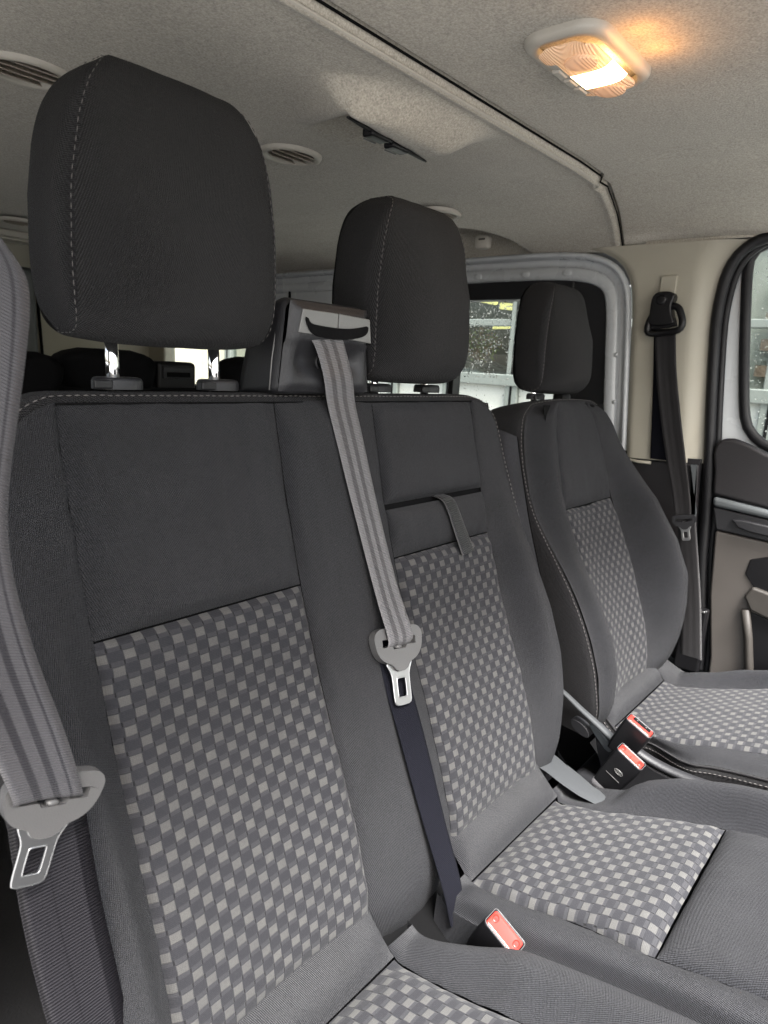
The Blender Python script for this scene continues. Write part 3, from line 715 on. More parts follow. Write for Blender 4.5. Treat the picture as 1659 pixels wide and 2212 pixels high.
# ================================================================ seats
def off_g(u, sink=.005, a=.6, tail=.45):
    return smooth01(u, 0, a) - tail * smooth01(u, .75, 1.0)
def headrest(cx, ysm, zb, zt, parent, wsc=1.0, yaw=0, post_z=-.04, sd='cloth_side', fm='cloth_head', hw=None, half=.054):
    """wrap-around pad with side panels: two seams with stitching"""
    H = zt - zb; hw = hw or interp([0, .06, .25, .5, .68, .82, .92, .985, 1.0], [.109, .117, .120, .118, .111, .101, .089, .074, .062])
    n = 96; prof = []
    _t = np.linspace(-.1, 1.1, 241); _v = np.array([hw(min(max(q, 0), 1)) - (.10 * max(0, q - 1)) for q in _t]); _k = np.exp(-.5 * (np.arange(-24, 25) / 9.0) ** 2); _k /= _k.sum()
    _s = np.convolve(np.pad(_v, 24, mode='edge'), _k, 'valid'); hw = lambda q: float(np.interp(q, _t, _s))
    for k in range(n):
        a = 2 * math.pi * k / n; c, s = math.cos(a), math.sin(a); e = 2 / 4.2
        y = math.copysign(abs(c) ** (2 / 3.4), c) * half; z = math.copysign(abs(s) ** (2 / 7.0), s) * H / 2
        zr = z / H + .5
        yc = ysm + .038 + .012 * zr + (.006 * (1 - zr) if y < 0 else 0)
        prof.append((yc + y, zb + H / 2 + z, zr, y < 0, c))
    cyw, syw = math.cos(yaw), math.sin(yaw); CY = ysm + .03
    def rt(p):
        dx, dy = p[0] - cx, p[1] - CY; return (cx + dx * cyw - dy * syw, CY + dx * syw + dy * cyw, p[2])
    na = 33; V = []; UV = []
    for k in range(n):
        y, z, zr, fr, c = prof[k]; wd = hw(zr) * wsc
        for i in range(na):
            a = -math.cos(math.pi * i / (na - 1)); q = 1 - abs(a) ** 2.6
            puff = .050 * q * (1 - .8 * smooth01(zr, .35, 1)) if fr else .012 * q
            edge = .0045 * math.exp(-(1 - abs(a)) / .028)
            yy = y - max(0, -c) ** .6 * (puff - edge) if fr else y + max(0, c) ** .6 * puff
            zz = z + ((.006 if zr < .5 else -.001) * q - edge * .6) * (1 if zr > .5 else -1) * smooth01(abs(zr - .5), .42, .5)
            zz += .0012 * noise.noise(Vector((a * 2.5, zr * 4, cx * 7))); yy += .0014 * noise.noise(Vector((a * 2.2 + 5, zr * 5, cx * 3)))
            V.append(rt((cx + a * wd, yy, zz))); UV.append((a * wd, z))
    pad = recalc(mesh('headrest', V, grid_faces(na, n) + [((n - 1) * na + i, (n - 1) * na + i + 1, i + 1, i) for i in range(na - 1)], fm, parent, uv=UV))
    yc = ysm + .028; zc = (zb + zt) / 2
    for sgn in (-1, 1):
        V = []; UV = []; nr = 9
        for j in range(nr):
            r = 1 - j / (nr - 1) * .97
            for k in range(n):
                y, z, zr, fr, c = prof[k]
                edge = .0045; yy = yc + (y - yc) * r * (1 - .03 * (j == 0)); zz = zc + (z - zc) * r
                wd = hw(min(1, max(0, (zz - zb) / H))) * wsc
                V.append(rt((cx + sgn * (wd - .004 * (j == 0) + .014 * (1 - r ** 3.5)), yy, zz))); UV.append((yy, zz))
        recalc(mesh('side_panel', V, [(j * n + k, j * n + (k + 1) % n, (j + 1) * n + (k + 1) % n, (j + 1) * n + k) for j in range(nr - 1) for k in range(n)] + [tuple((nr - 1) * n + k for k in range(n))], sd, pad, uv=UV))
        L = []
        for k in range(n):
            kk = (k + n // 4) % n; y, z, zr, fr, c = prof[kk]
            if c > .25: continue
            wd = hw(zr) * wsc; r = .955
            L.append(rt((cx + sgn * (wd + .0022), yc + (y - yc) * r, zc + (z - zc) * (.982 if H > .2 else .97))))
        stitches('stitching', L, pad, r=.00048)
    for dx in (-.064, .064):
        tube('post', [rt((cx + dx, ysm + .043, zb + .03)), rt((cx + dx, ysm + .038, post_z - .03))], .0068, 'chrome', pad, ns=16)
        V = []; lo = []
        for s_, zz in ((1, -.004), (1.0, .004), (.93, .0075), (.8, .0085)):
            lo.append([rt((cx + dx + .004 + .027 * s_ * math.copysign(abs(math.cos(a)) ** .7, math.cos(a)), ysm + .038 + .015 * s_ * math.copysign(abs(math.sin(a)) ** .8, math.sin(a)), post_z + zz)) for a in np.linspace(0, 2 * math.pi, 29)[:-1]])
        g = ring_loft('post_guide', lo, 'blk_soft', pad)
        p = rt((cx + dx - .020, ysm + .021, post_z + .001))
        box('release_tab', (p[0] - .010, p[1] - .001, p[2] - .004), (p[0] + .010, p[1] + .004, p[2] + .005), 'blk', pad, .0015)
    return pad

# ---- double passenger seat
t2 = thing('double_seat', 'wide two-person front bench seat with grey chequered cloth panels, nearest the camera', 'seat', (.65, .45, -1.12))
xoL = interp([0, .006, .014, .026, .042, .08, .14, .25, .45, .66, .72], [.288, .272, .258, .246, .236, .224, .216, .216, .226, .234, .234])
xoR = interp([0, .003, .010, .02, .04, .1, .25, .5, .6, .66, .72], [1.003, 1.030, 1.050, 1.064, 1.076, 1.084, 1.090, 1.094, 1.088, 1.074, 1.06])
HbR = interp([0, .1, .15, .29, .39, .47, .54, .6, .66, .7], [0, .006, .013, .038, .048, .045, .034, .018, .004, 0])
HbL = interp([0, .1, .2, .35, .5, .6, .7], [0, .004, .012, .026, .030, .024, .01])
edge_grid('backrest_bolster', SB, lambda u, t: 1.003 + (xoR(t) - 1.003) * u, 0, .70, lambda u, t: HbR(t) * off_g(u) - .005 * math.exp(-u * 14) - .003 * math.exp(-(1 - u) * 16), 'cloth', t2)
edge_grid('backrest_bolster', SB, lambda u, t: .288 - (.288 - xoL(t)) * u, 0, .70, lambda u, t: HbL(t) * off_g(u) - .005 * math.exp(-u * 14) - .003 * math.exp(-(1 - u) * 16), 'cloth', t2)
panel('upper_panel', SB, .288, .558, 0.0, .232, .008, 'cloth', t2, 70, 70, e=.012, extra=lambda u, v, x, t: .006 * math.sin(math.pi * u) * smooth01(v, .6, 1) * (1 - smooth01(v, .93, 1)))
def lumbar(u, v, x, t):      # slightly hollow panel with a rounded roll at the foot
    return -.006 * math.sin(math.pi * u) * smooth01(v, .0, .3) + .004 * math.sin(v * 9 + 1) * math.sin(math.pi * u) * .4
panel('check_panel', SB, .288, lambda t: .558 + .004 * smooth01(t, .4, .6), .234, .672, .007, 'pattern', t2, 44, 80, e=.008, extra=lumbar, uvo=(0, 0))
panel('centre_panel', SB, .559, .743, 0.0, .735, .006, 'cloth', t2, 36, 90, e=.014, extra=lambda u, v, x, t: .004 * math.sin(math.pi * u) + .008 * smooth01(t, .45, .62) * math.sin(math.pi * u))
panel('upper_panel', SB, .744, 1.003, 0.0, .153, .009, 'cloth', t2, 36, 34, e=.012, extra=lambda u, v, x, t: .008 * smooth01(v, .55, .95) * (1 - smooth01(v, .95, 1)) * math.sin(math.pi * u) ** .4)
panel('fold_panel', SB, .744, 1.003, .161, .232, .006, 'cloth', t2, 36, 24, e=.010, extra=lambda u, v, x, t: .005 * (1 - v) * math.sin(math.pi * u) ** .3)
panel('check_panel', SB, .744, 1.003, .234, .672, .007, 'pattern', t2, 44, 80, e=.008,
      extra=lambda u, v, x, t: lumbar(u, v, x, t) - .0035 * math.exp(-((u - .30 - .02 * math.sin(v * 5)) / .016) ** 2) * smooth01(v, .12, .25) * (1 - smooth01(v, .55, .75)) - .0015 * math.exp(-((u - .72) / .02) ** 2) * (1 - smooth01(v, .3, .5)), uvo=(.003, .006))
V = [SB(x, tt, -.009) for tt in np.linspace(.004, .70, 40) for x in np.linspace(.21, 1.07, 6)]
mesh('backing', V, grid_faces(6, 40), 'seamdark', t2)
# side band all round the backrest
def fL(t): return HbL(t) * off_g(1) - .003
def fR(t): return HbR(t) * off_g(1) - .003
ol = [(xoL(t), t, fL(t)) for t in (.70, .62, .5, .38, .25, .17, .12, .08, .06, .04, .028, .018, .010, .005, .002)] + [(.29, 0, -.004), (.35, 0, -.004), (.5, 0, -.004), (.65, 0, -.004), (.8, 0, -.004), (.95, 0, -.004), (1.0, 0, -.004)] + \
     [(xoR(t), t, fR(t)) for t in (.002, .005, .010, .018, .028, .04, .06, .08, .12, .17, .25, .38, .5, .58, .62, .66, .70)]
_, go = gusset('side_band', SB, ol, [(-.001, .004), (.002, .003), (.006, .003), (.012, .010), (.016, .028), (.018, .05), (.017, .085), (.012, .105), (-.02, .115), (-.06, .12)], 'cloth_side', t2, n=300, it=2)
stitches('stitching', line_on(SB, go, .0068, .0025), t2, r=.0007)
V = [SB(x, tt, -.11) for tt in np.linspace(.02, .72, 10) for x in (.22, .6, 1.06)]
mesh('rear_shell', V, grid_faces(3, 10), 'blk_soft', t2)
tube('belt_edge_welt', [SB(x, .002, -.002) for x in np.linspace(.285, 1.005, 60)], .0012, 'seamdark', t2, ns=5)
# pull strap between the panels
def lerp3(a, b, k): return tuple(np.array(a) * (1 - k) + np.array(b) * k)
ribbon('pull_strap', [SB(.861, .153, -.006), SB(.863, .160, .010), SB(.868, .175, .014), SB(.879, .215, .013), SB(.891, .257, .012)],
       [SB(.892, .153, -.006), SB(.894, .160, .010), SB(.899, .175, .014), SB(.913, .215, .013), SB(.928, .254, .012)], 'strap', t2, th=.003, n=40)

# ---- cushion of the double seat
crestL = .012
panel('cushion_roll', SC, .27, .562, -.012, .058, .010, 'cloth', t2, 30, 22, e=.012)
panel('cushion_roll', SC, .735, 1.010, -.012, .058, .010, 'cloth', t2, 30, 22, e=.012)
def cush(u, v, x, t): return .004 * math.sin(math.pi * u) - .006 * (1 - smooth01(v, 0, .15)) * .5
panel('check_cushion', SC, .27, .562, .060, .322, .008, 'pattern_c', t2, 40, 50, e=.010, extra=cush, uvo=(.004, .010))
panel('check_cushion', SC, lambda t: .736 - .014 * smooth01(t, .2, .32), lambda t: 1.0 + .028 * smooth01(t, .06, .32), .060, .322, .008, 'pattern_c', t2, 40, 50, e=.010, extra=cush, uvo=(.004, .010))
panel('front_panel', SC, .27, .560, .324, .60, .010, 'cloth', t2, 30, 40, e=.012)
panel('front_panel', SC, .722, 1.028, .324, .60, .010, 'cloth', t2, 30, 40, e=.012)
def cb(name, xi, xo, h, t0=.045, t1=.60, mat='cloth', a=.55, tail=.6, sinkout=.012):
    return edge_grid(name, SC, lambda u, t: val(xi, t) + (val(xo, t) - val(xi, t)) * u, t0, t1,
                     lambda u, t: val(h, t) * (smooth01(u, 0, a) - tail * smooth01(u, .62, 1)) - .005 * math.exp(-u * 15) - sinkout * smooth01(u, .8, 1), mat, t2, 26, 60)
gx = lambda t: .655 + .004 * math.sin(t * 9)                 # the split between both cushions
# hollow in the split where the buckle sits
hol = lambda t: 1 - smooth01(t, .07, .21)
cb('cushion_bolster', .563, lambda t: gx(t) - .001 - .040 * hol(t), lambda t: .020 - .010 * hol(t) - .010 * (1 - smooth01(t, .02, .09)), sinkout=.018)
cb('cushion_bolster', lambda t: .735 - .014 * smooth01(t, .2, .32), lambda t: gx(t) + .001 + .020 * hol(t), lambda t: .016 - .020 * (1 - smooth01(t, .02, .09)), sinkout=.016)
hr = interp([0, .06, .10, .14, .17, .20, .25, .33, .42, .60], [-.012, -.012, -.012, -.002, .020, .034, .044, .046, .044, .038])
cb('cushion_bolster', lambda t: 1.0 + .010 * (t < .06) + .028 * smooth01(t, .06, .32), lambda t: 1.095 + .006 * smooth01(t, .1, .3), hr, tail=.35, sinkout=.004)
cb('cushion_bolster', .27, .19, .02)
# skirts so the cushion edges have depth
V = []; UV = []
for i, tt in enumerate(np.linspace(.0, .60, 50)):
    x = 1.095 + .006 * smooth01(tt, .1, .3); h = hr(tt) * .65 - .004
    for k, (dx, dz) in enumerate(((0, 0), (.008, -.008), (.012, -.025), (.010, -.07), (0, -.14))):
        p = SC(x + dx, tt, h); V.append((p[0], p[1], p[2] + dz)); UV.append((tt, k * .02))
recalc(mesh('cushion_side', V, grid_faces(5, 50), 'cloth', t2, uv=UV))
V = [(x, SC(0, tt, 0)[1], SC(0, tt, 0)[2] - .055) for tt in np.linspace(.0, .6, 20) for x in (.19, 1.1)]
mesh('cushion_base', V, grid_faces(2, 20), 'seamdark', t2)
# inner walls of the buckle hollow
for sg in (-1, 1):
    V = []; UV = []
    for tt in np.linspace(.04, .60, 60):
        x = gx(tt) + (.001 + .020 * hol(tt) if sg > 0 else -.001 - .040 * hol(tt)); h = (.016 if sg > 0 else .020 - .010 * hol(tt)) * .4 - (.016 if sg > 0 else .018) - .002 * (tt > .2)
        for k in range(5):
            p = SC(x - sg * .0015 * k, tt, h); V.append((p[0], p[1], p[2] - .016 * k)); UV.append((tt, k * .016))
    recalc(mesh('split_wall', V, grid_faces(5, 60), 'cloth', t2, uv=UV))
box('seat_plinth', (.24, .02, -1.12), (1.06, .48, -.80), 'blk_soft', t2, .02)
# pale hinge cover at the foot of the backrest
V = []; UV = []
for i, (y, z, wd) in enumerate(((.478, -.690, .012), (.462, -.688, .020), (.44, -.694, .026), (.41, -.705, .028), (.38, -.713, .024), (.35, -.716, .014), (.335, -.719, .004))):
    for k in range(6):
        u = k / 5; V.append((1.012 + .014 * i / 6 + (.078 + .01 * i / 6) * u * (1 - .45 * max(0, (i - 3) / 3)), y + .008 * math.sin(math.pi * u), z - wd * .8 * (u ** 2) + .010))
recalc(mesh('hinge_cover', V, grid_faces(6, 7), 'reclgrey', t2)); 

headrest(.430, .648, .012, .275, t2, post_z=-.036, half=.048)
headrest(.850, .648, -.020, .240, t2, post_z=-.036, half=.048, wsc=.93)

# ---- belt outlet between both headrests
bo = []
def hx(pts): return pts
secs = [  # y, x0, x1, z0, z1
    (.690, .600, .770, -.040, .076), (.695, .597, .774, -.045, .079), (.705, .596, .776, -.045, .081), (.735, .600, .772, -.05, .074), (.765, .604, .768, -.05, .045), (.782, .610, .760, -.05, -.02)]
lo = []
for y, x0, x1, z0, z1 in secs:
    L = []
    for k, (a, b) in enumerate(rrect(.5, .5, .10, 6)):
        zz = z0 + (z1 - z0) * (b + .5); tx = (zz + .05) / .13
        xx = x0 - .006 + (x1 - x0 + .012) * (a + .5); xx += (.5 - (a + .5)) * .028 * tx
        L.append((xx, y, zz))
    lo.append(L)
o = ring_loft('belt_outlet', lo, 'blk_soft', t2)
# front face with its hollow
V = []
for j in range(26):
    v = j / 25
    for i in range(26):
        u = i / 25; z = -.041 + .118 * v; half = .0885 - .014 * v; x = .685 + (2 * u - 1) * half
        e = min(u, 1 - u, v, 1 - v); y = .690 - .008 * smooth01(e, 0, .10)
        y += .016 * math.exp(-((v - .36) / .16) ** 2) * smooth01(min(u, 1 - u), .05, .2) * .8 - .004 * smooth01(v, .5, .6)
        V.append((x, y, z))
ff = recalc(mesh('outlet_face', V, grid_faces(26, 26), 'blk_soft', o))
def OF(d0): return lambda a, b, d: (a, .680 + d0 - d, b)
plate('slot_plate', [(.618, .036), (.625, .067), (.6915, .0665), (.6905, .034)], OF(.000), .0035, 'plate', o, .0012)
plate('slot_plate', [(.6925, .034), (.693, .0665), (.757, .064), (.762, .030)], OF(.000), .0035, 'plate', o, .0012)
plate('plate_gap', [(.615, .033), (.6225, .0695), (.759, .0670), (.765, .027)], OF(.004), .0030, 'seamdark', o)
mouth = smooth_path([(.627, .057), (.633, .057), (.637, .049), (.655, .0475), (.690, .0465), (.72, .0480), (.745, .0530), (.753, .0550), (.752, .043), (.735, .036), (.70, .031), (.66, .032), (.640, .036), (.632, .045)], 60, 2, closed=True).tolist()
plate('slot_mouth', mouth, OF(-.0035), .0022, 'seamdark', o, .0006)
ring_loft('screw_cap', [[(.668 + r * math.cos(a), .6845 - dy, .000 + r * math.sin(a)) for a in np.linspace(0, 2 * math.pi, 21)[:-1]] for r, dy in ((.010, -.002), (.010, .001), (.0085, .0012), (.008, -.001))], 'blk_soft', o)
tube('shell_seam', [(.590, .7, -.04), (.594, .701, .0), (.606, .703, .066)], .001, 'plate', o, ns=5)

def shrink(o, k):
    w0 = wloc(o.parent)
    def go(q, a):
        for v in q.data.vertices: v.co = (v.co + a) * k - a
        q.data.update()
        for ch in [x for x in C.objects if x.parent == q]: go(ch, a)
    go(o, w0)
shrink(o, .935)

# ---- driver's seat
t3 = thing('bucket_seat', 'single front seat with folded-up armrest, furthest to the right by the door', 'seat', (1.43, .45, -1.12))
HR3 = interp([0, .03, .1, .19, .26, .37, .45, .52, .6, .66, .7], [-.02, -.004, .010, .045, .075, .098, .100, .082, .045, .012, 0])
HL3 = interp([0, .05, .18, .3, .42, .5, .57, .62, .70], [-.01, .0, .012, .030, .045, .052, .046, .03, .0])
x3R = interp([0, .01, .03, .06, .1, .19, .3, .4, .6, .66, .7], [1.50, 1.545, 1.585, 1.610, 1.628, 1.648, 1.660, 1.665, 1.665, 1.65, 1.63])
x3r = interp([0, .04, .12, .233, .4, .6, .7], [1.475, 1.515, 1.540, 1.557, 1.565, 1.560, 1.545])
x3l = interp([0, .04, .12, .233, .4, .6, .7], [1.345, 1.325, 1.312, 1.308, 1.312, 1.318, 1.322])
x3L = interp([0, .01, .03, .06, .1, .18, .3, .4, .6, .70], [1.335, 1.300, 1.265, 1.243, 1.232, 1.222, 1.218, 1.220, 1.232, 1.25])
panel('upper_panel', SB, x3l, x3r, .004, .232, .007, 'cloth', t3, 36, 44, e=.012)
panel('check_panel', SB, x3l, x3r, .234, .672, .004, 'pattern', t3, 40, 70, e=.008, extra=lambda u, v, x, t: -.010 * math.sin(math.pi * u) + .010 * math.sin(math.pi * min(1, v * 1.1)) )
edge_grid('backrest_bolster', SB, lambda u, t: x3r(t) + (x3R(t) - x3r(t)) * u, .004, .70, lambda u, t: HR3(t) * (smooth01(u, 0, .62) - .30 * smooth01(u, .78, 1)) - .005 * math.exp(-u * 16), 'cloth', t3, 34, 70)
BL = lambda u, t: HL3(t) * (smooth01(u, 0, .5) - .45 * smooth01(u, .6, 1)) - .005 * math.exp(-u * 16) - .040 * (1 - smooth01(t, .18, .42)) * smooth01(u, .25, 1)
edge_grid('backrest_bolster', SB, lambda u, t: x3l(t) - (x3l(t) - x3L(t)) * u, .004, .70, BL, 'cloth', t3, 34, 70)
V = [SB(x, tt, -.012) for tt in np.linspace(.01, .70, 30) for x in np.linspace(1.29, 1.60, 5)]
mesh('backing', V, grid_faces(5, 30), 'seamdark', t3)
ol = [(x3L(t), t, BL(1, t)) for t in (.70, .62, .5, .38, .30, .22, .16, .12, .08, .05, .03, .018, .010, .006)] + [(1.36, .003, -.02), (1.42, .003, -.012), (1.47, .003, -.012)] + \
     [(x3R(t), t, HR3(t) * .70) for t in (.006, .01, .018, .03, .05, .08, .12, .17, .25, .35, .45, .55, .62, .66, .70)]
g3, go = gusset('side_band', SB, ol, [(-.001, .001), (.004, .001), (.008, .008), (.012, .03), (.013, .07), (.010, .11), (-.01, .125), (-.05, .13)], 'cloth_side', t3, n=260, it=2)
stitches('stitching', line_on(SB, go, .0055, .0025)[:150], t3, r=.0008)
V = [SB(x, tt, -.10) for tt in np.linspace(.02, .72, 10) for x in (1.26, 1.43, 1.62)]
mesh('rear_shell', V, grid_faces(3, 10), 'blk_soft', t3)
# folded armrest
lo = []
for k in range(15):
    v = k / 14; tt = .045 + .345 * v; r = 1.0; e = min(v, 1 - v)
    r = min(1, math.sqrt(max(0.0, 1 - (1 - min(1, e / .07)) ** 2)) * .9 + .1)
    c = SB(1.152, tt, -.055); L = []
    nn = 28
    for q in range(nn):
        a = 2 * math.pi * q / nn; ca, sa = math.cos(a), math.sin(a)
        dx = .028 * r * math.copysign(abs(ca) ** .45, ca); dn = .046 * r * math.copysign(abs(sa) ** .45, sa)
        L.append(SB(1.150 + dx, tt, -.058 + dn))
    lo.append(L)
lo = [[tuple(np.mean(lo[0], 0) + (np.array(p) - np.mean(lo[0], 0)) * .2) for p in lo[0]]] + lo
uvs = None
a_ = ring_loft('armrest', lo, 'cloth_plain', t3) if 'cloth_plain' in M else ring_loft('armrest', lo, plastic('armrest_cloth', (.018, .018, .020), .9, grain=500, gd=.0010, var=.5, Specular_IOR_Level=.15), t3)
tube('armrest_seam', [SB(1.150 + .028, tt, -.0175) for tt in np.linspace(.07, .37, 30)], .0009, 'seamdark', t3, ns=5)
tube('armrest_seam', [SB(x, .376, -.013 ) for x in np.linspace(1.128, 1.174, 8)], .0009, 'seamdark', t3, ns=5)
# cushion
panel('cushion_roll', SC, 1.295, 1.60, -.012, .040, .010, 'cloth', t3, 24, 18, e=.012)
panel('check_cushion', SC, lambda t: 1.300 - .0 * t, lambda t: 1.615 + .04 * smooth01(t, .04, .3), .042, .345, .006, 'pattern_c', t3, 36, 50, e=.010, extra=lambda u, v, x, t: .004 * math.sin(math.pi * u))
panel('front_panel', SC, 1.30, 1.655, .347, .60, .008, 'cloth', t3, 24, 30, e=.012)
t2_ = t2; t2 = t3
h3 = interp([0, .05, .12, .25, .6], [-.004, .0, .010, .022, .022])
xl3 = lambda t: 1.302 - .085 * smooth01(t, .10, .24) - .02 * smooth01(t, .24, .4)
cb('cushion_bolster', lambda t: 1.299, lambda t: xl3(t) - .004, h3, tail=.5, sinkout=.006)
cb('cushion_bolster', lambda t: 1.600 + .055 * smooth01(t, .04, .3), lambda t: 1.69 + .01 * t, interp([0, .05, .1, .2, .6], [-.01, .012, .022, .034, .036]), t0=-.01, tail=.25, sinkout=.004)
V = []; UV = []; ST = []; WL = []
for i, tt in enumerate(np.linspace(.015, .60, 60)):
    x = xl3(tt) - .004; h = h3(tt) * .5 - .006
    for k, (dx, dz) in enumerate(((.001, 0), (-.005, -.002), (-.009, -.010), (-.010, -.03), (-.004, -.075), (.02, -.12))):
        p = SC(x + dx, tt, h); V.append((p[0], p[1], p[2] + dz)); UV.append((tt, k * .02))
        if k == 2: ST.append((p[0] - .001, p[1], p[2] + dz))
        if k == 1: WL.append((p[0], p[1], p[2] + dz + .001))
recalc(mesh('cushion_side', V, grid_faces(6, 60), 'cloth_side', t3, uv=UV))
stitches('stitching', ST, t3, r=.0008); tube('cushion_welt', WL, .0022, 'cloth_side', t3, ns=6)
t2 = t2_
V = [(x, SC(0, tt, 0)[1], SC(0, tt, 0)[2] - .055) for tt in np.linspace(.0, .6, 20) for x in (1.24, 1.68)]
mesh('cushion_base', V, grid_faces(2, 20), 'seamdark', t3)
box('seat_plinth', (1.20, .02, -1.12), (1.66, .48, -.80), 'blk_soft', t3, .02)
# recliner cover and side shield
tube('recliner_cover', smooth_path([(1.165, .495, -.600), (1.168, .478, -.610), (1.170, .455, -.625), (1.171, .425, -.640), (1.172, .395, -.656), (1.176, .36, -.678)], 24), [.007 + .004 * (k / 23) for k in range(24)], 'reclgrey', t3, ns=12, sc2=.6)
plate('side_shield', smooth_path([(.43, -.640), (.405, -.652), (.37, -.675), (.30, -.700), (.15, -.690), (.05, -.68), (.05, -.80), (.38, -.80), (.42, -.70)], 30, 2, closed=True).tolist(), PX(1.182), .012, 'blk_soft', t3, .005)
plate('shield_cap', smooth_path([(.436, -.648), (.418, -.655), (.398, -.668), (.383, -.690), (.395, -.696), (.415, -.678), (.432, -.662)], 24, 2, closed=True).tolist(), PX(1.176), .01, 'grey_pl', t3, .003)
plate('lever_pad', smooth_path([(.470, -.648), (.440, -.655), (.425, -.675), (.440, -.682), (.468, -.668)], 24, 2, closed=True).tolist(), PX(1.168), .02, 'blk_soft', t3, .004)
tube('side_trim_bar', smooth_path([(1.190, .36, -.672), (1.192, .30, -.690), (1.193, .22, -.690), (1.19, .13, -.672), (1.19, .0, -.66)], 24), .012, 'blk_soft', t3, ns=10, sc2=.6)
V = [(1.695, .47, -.655), (1.70, .44, -.680), (1.70, .36, -.690), (1.70, .27, -.672), (1.73, .47, -.700), (1.73, .44, -.715), (1.73, .36, -.72), (1.73, .27, -.70)]
recalc(mesh('far_hinge_cover', V, [(0, 1, 5, 4), (1, 2, 6, 5), (2, 3, 7, 6)], 'grey_pl', t3))
headrest(1.408, .672, -.036, .192, t3, post_z=-.050, wsc=.80, sd='cloth_side', half=.040)

# dark tunnel between the seats
t = thing('centre_cover', 'dark moulded cover on the floor between the double seat and the single seat', 'cover', (1.14, .4, -1.1))
box('cover_top', (1.07, .30, -.86), (1.20, .62, -.80), 'blk', t, .02); box('cover_rear', (1.09, .50, -1.1), (1.20, .72, -.62), 'blk', t, .03)

# ================================================================ belts
def tongue(t, O, ax, bx, s, nm='tongue', body='tongue_pl'):
    ax = Vector(ax).normalized(); bx = Vector(bx); bx = (bx - ax * ax.dot(bx)).normalized(); nx = ax.cross(bx); 
    if nx.y > 0 and abs(nx.y) > .3: nx = -nx
    O = Vector(O)
    def F(d0): return lambda a, b, d: tuple(O + ax * (a * s) + bx * (b * s) + nx * (d0 - d))
    half = [(.0, -.0185), (.022, -.0185), (.0285, -.0170), (.0325, -.0130), (.0340, -.0085), (.0325, .001), (.0305, .0060), (.0270, .0110), (.0215, .0150), (.0125, .0180), (.0070, .0255)]
    outl = half + [(-a, b) for a, b in half[:0:-1]]
    outl = smooth_path(outl, 72, 1, closed=True)
    hole = smooth_path([(0, -.0072), (.0235, -.0072), (.0235, .0005), (.0100, .0005), (.0085, .0035), (-.0085, .0035), (-.0100, .0005), (-.0235, .0005), (-.0235, -.0072)], 72, 0, closed=True)
    # match starts
    b = plate(nm, outl.tolist(), F(.0045 * s), .0085 * s, body, t, .0022 * s, holes=hole.tolist(), seg=3)
    st = [(-.0170, .0160), (-.0125, .0180), (-.0068, .0262), (.0068, .0262), (.0125, .0180), (.0170, .0160), (.0178, .0172), (.0128, .0260), (.0118, .031), (.0118, .0545), (.0100, .0585), (-.0100, .0585), (-.0118, .0545), (-.0118, .031), (-.0128, .0260), (-.0178, .0172)]
    n = 64
    so_ = resample(st, n, True)
    bl_o = smooth_path([(0, .0262), (.0066, .0262), (.0125, .0178), (.0175, .0162), (.0178, .0172), (.0128, .0262), (.0116, .031), (.0116, .0545), (.0100, .0585), (0, .0590), (-.0100, .0585), (-.0116, .0545), (-.0116, .031), (-.0128, .0262), (-.0178, .0172), (-.0175, .0162), (-.0125, .0178), (-.0066, .0262)], 96, 1, closed=True)
    bl_h = smooth_path([(0, .0325), (.0055, .0325), (.0062, .0335), (.0062, .0500), (.0050, .0515), (0, .0515), (-.0050, .0515), (-.0062, .0500), (-.0062, .0335), (-.0055, .0325)], 96, 1, closed=True)
    # angular matching round the blade centre
    c = np.array([0, .042])
    hole_pts = []
    for p in bl_o:
        dv = p - c; best = None
        # nearest hole point by angle
        an = np.arctan2(bl_h[:, 1] - c[1], bl_h[:, 0] - c[0]); a0 = math.atan2(dv[1], dv[0])
        k = int(np.argmin(np.abs(np.angle(np.exp(1j * (an - a0)))))); hole_pts.append(tuple(bl_h[k]))
    plate('blade', bl_o.tolist(), F(.0012 * s), .0022 * s, 'steel', b, 0, holes=hole_pts)
    tube('blade_rim', [tuple(O + ax * (p[0] * s) + bx * (p[1] * s) + nx * .0010 * s) for p in bl_h[::2]], .0006 * s, 'steel', b, ns=6, closed=True)
    tube('blade_edge', [tuple(O + ax * (p[0] * s) + bx * (p[1] * s) + nx * .0006 * s) for p in bl_o[::2]], .0008 * s, 'steel', b, ns=6, closed=True)
    ring_loft('slot_stud', [[tuple(O + ax * ((.0045 * r * math.cos(a)) * s) + bx * ((.0018 + .0022 * r * math.sin(a)) * s) + nx * (.003 + dz) * s) for a in np.linspace(0, 2 * math.pi, 17)[:-1]] for r, dz in ((1, -.003), (1, 0), (.7, .0012), (.3, .0016))], 'tongue_pl', b)
    return ax, bx, nx

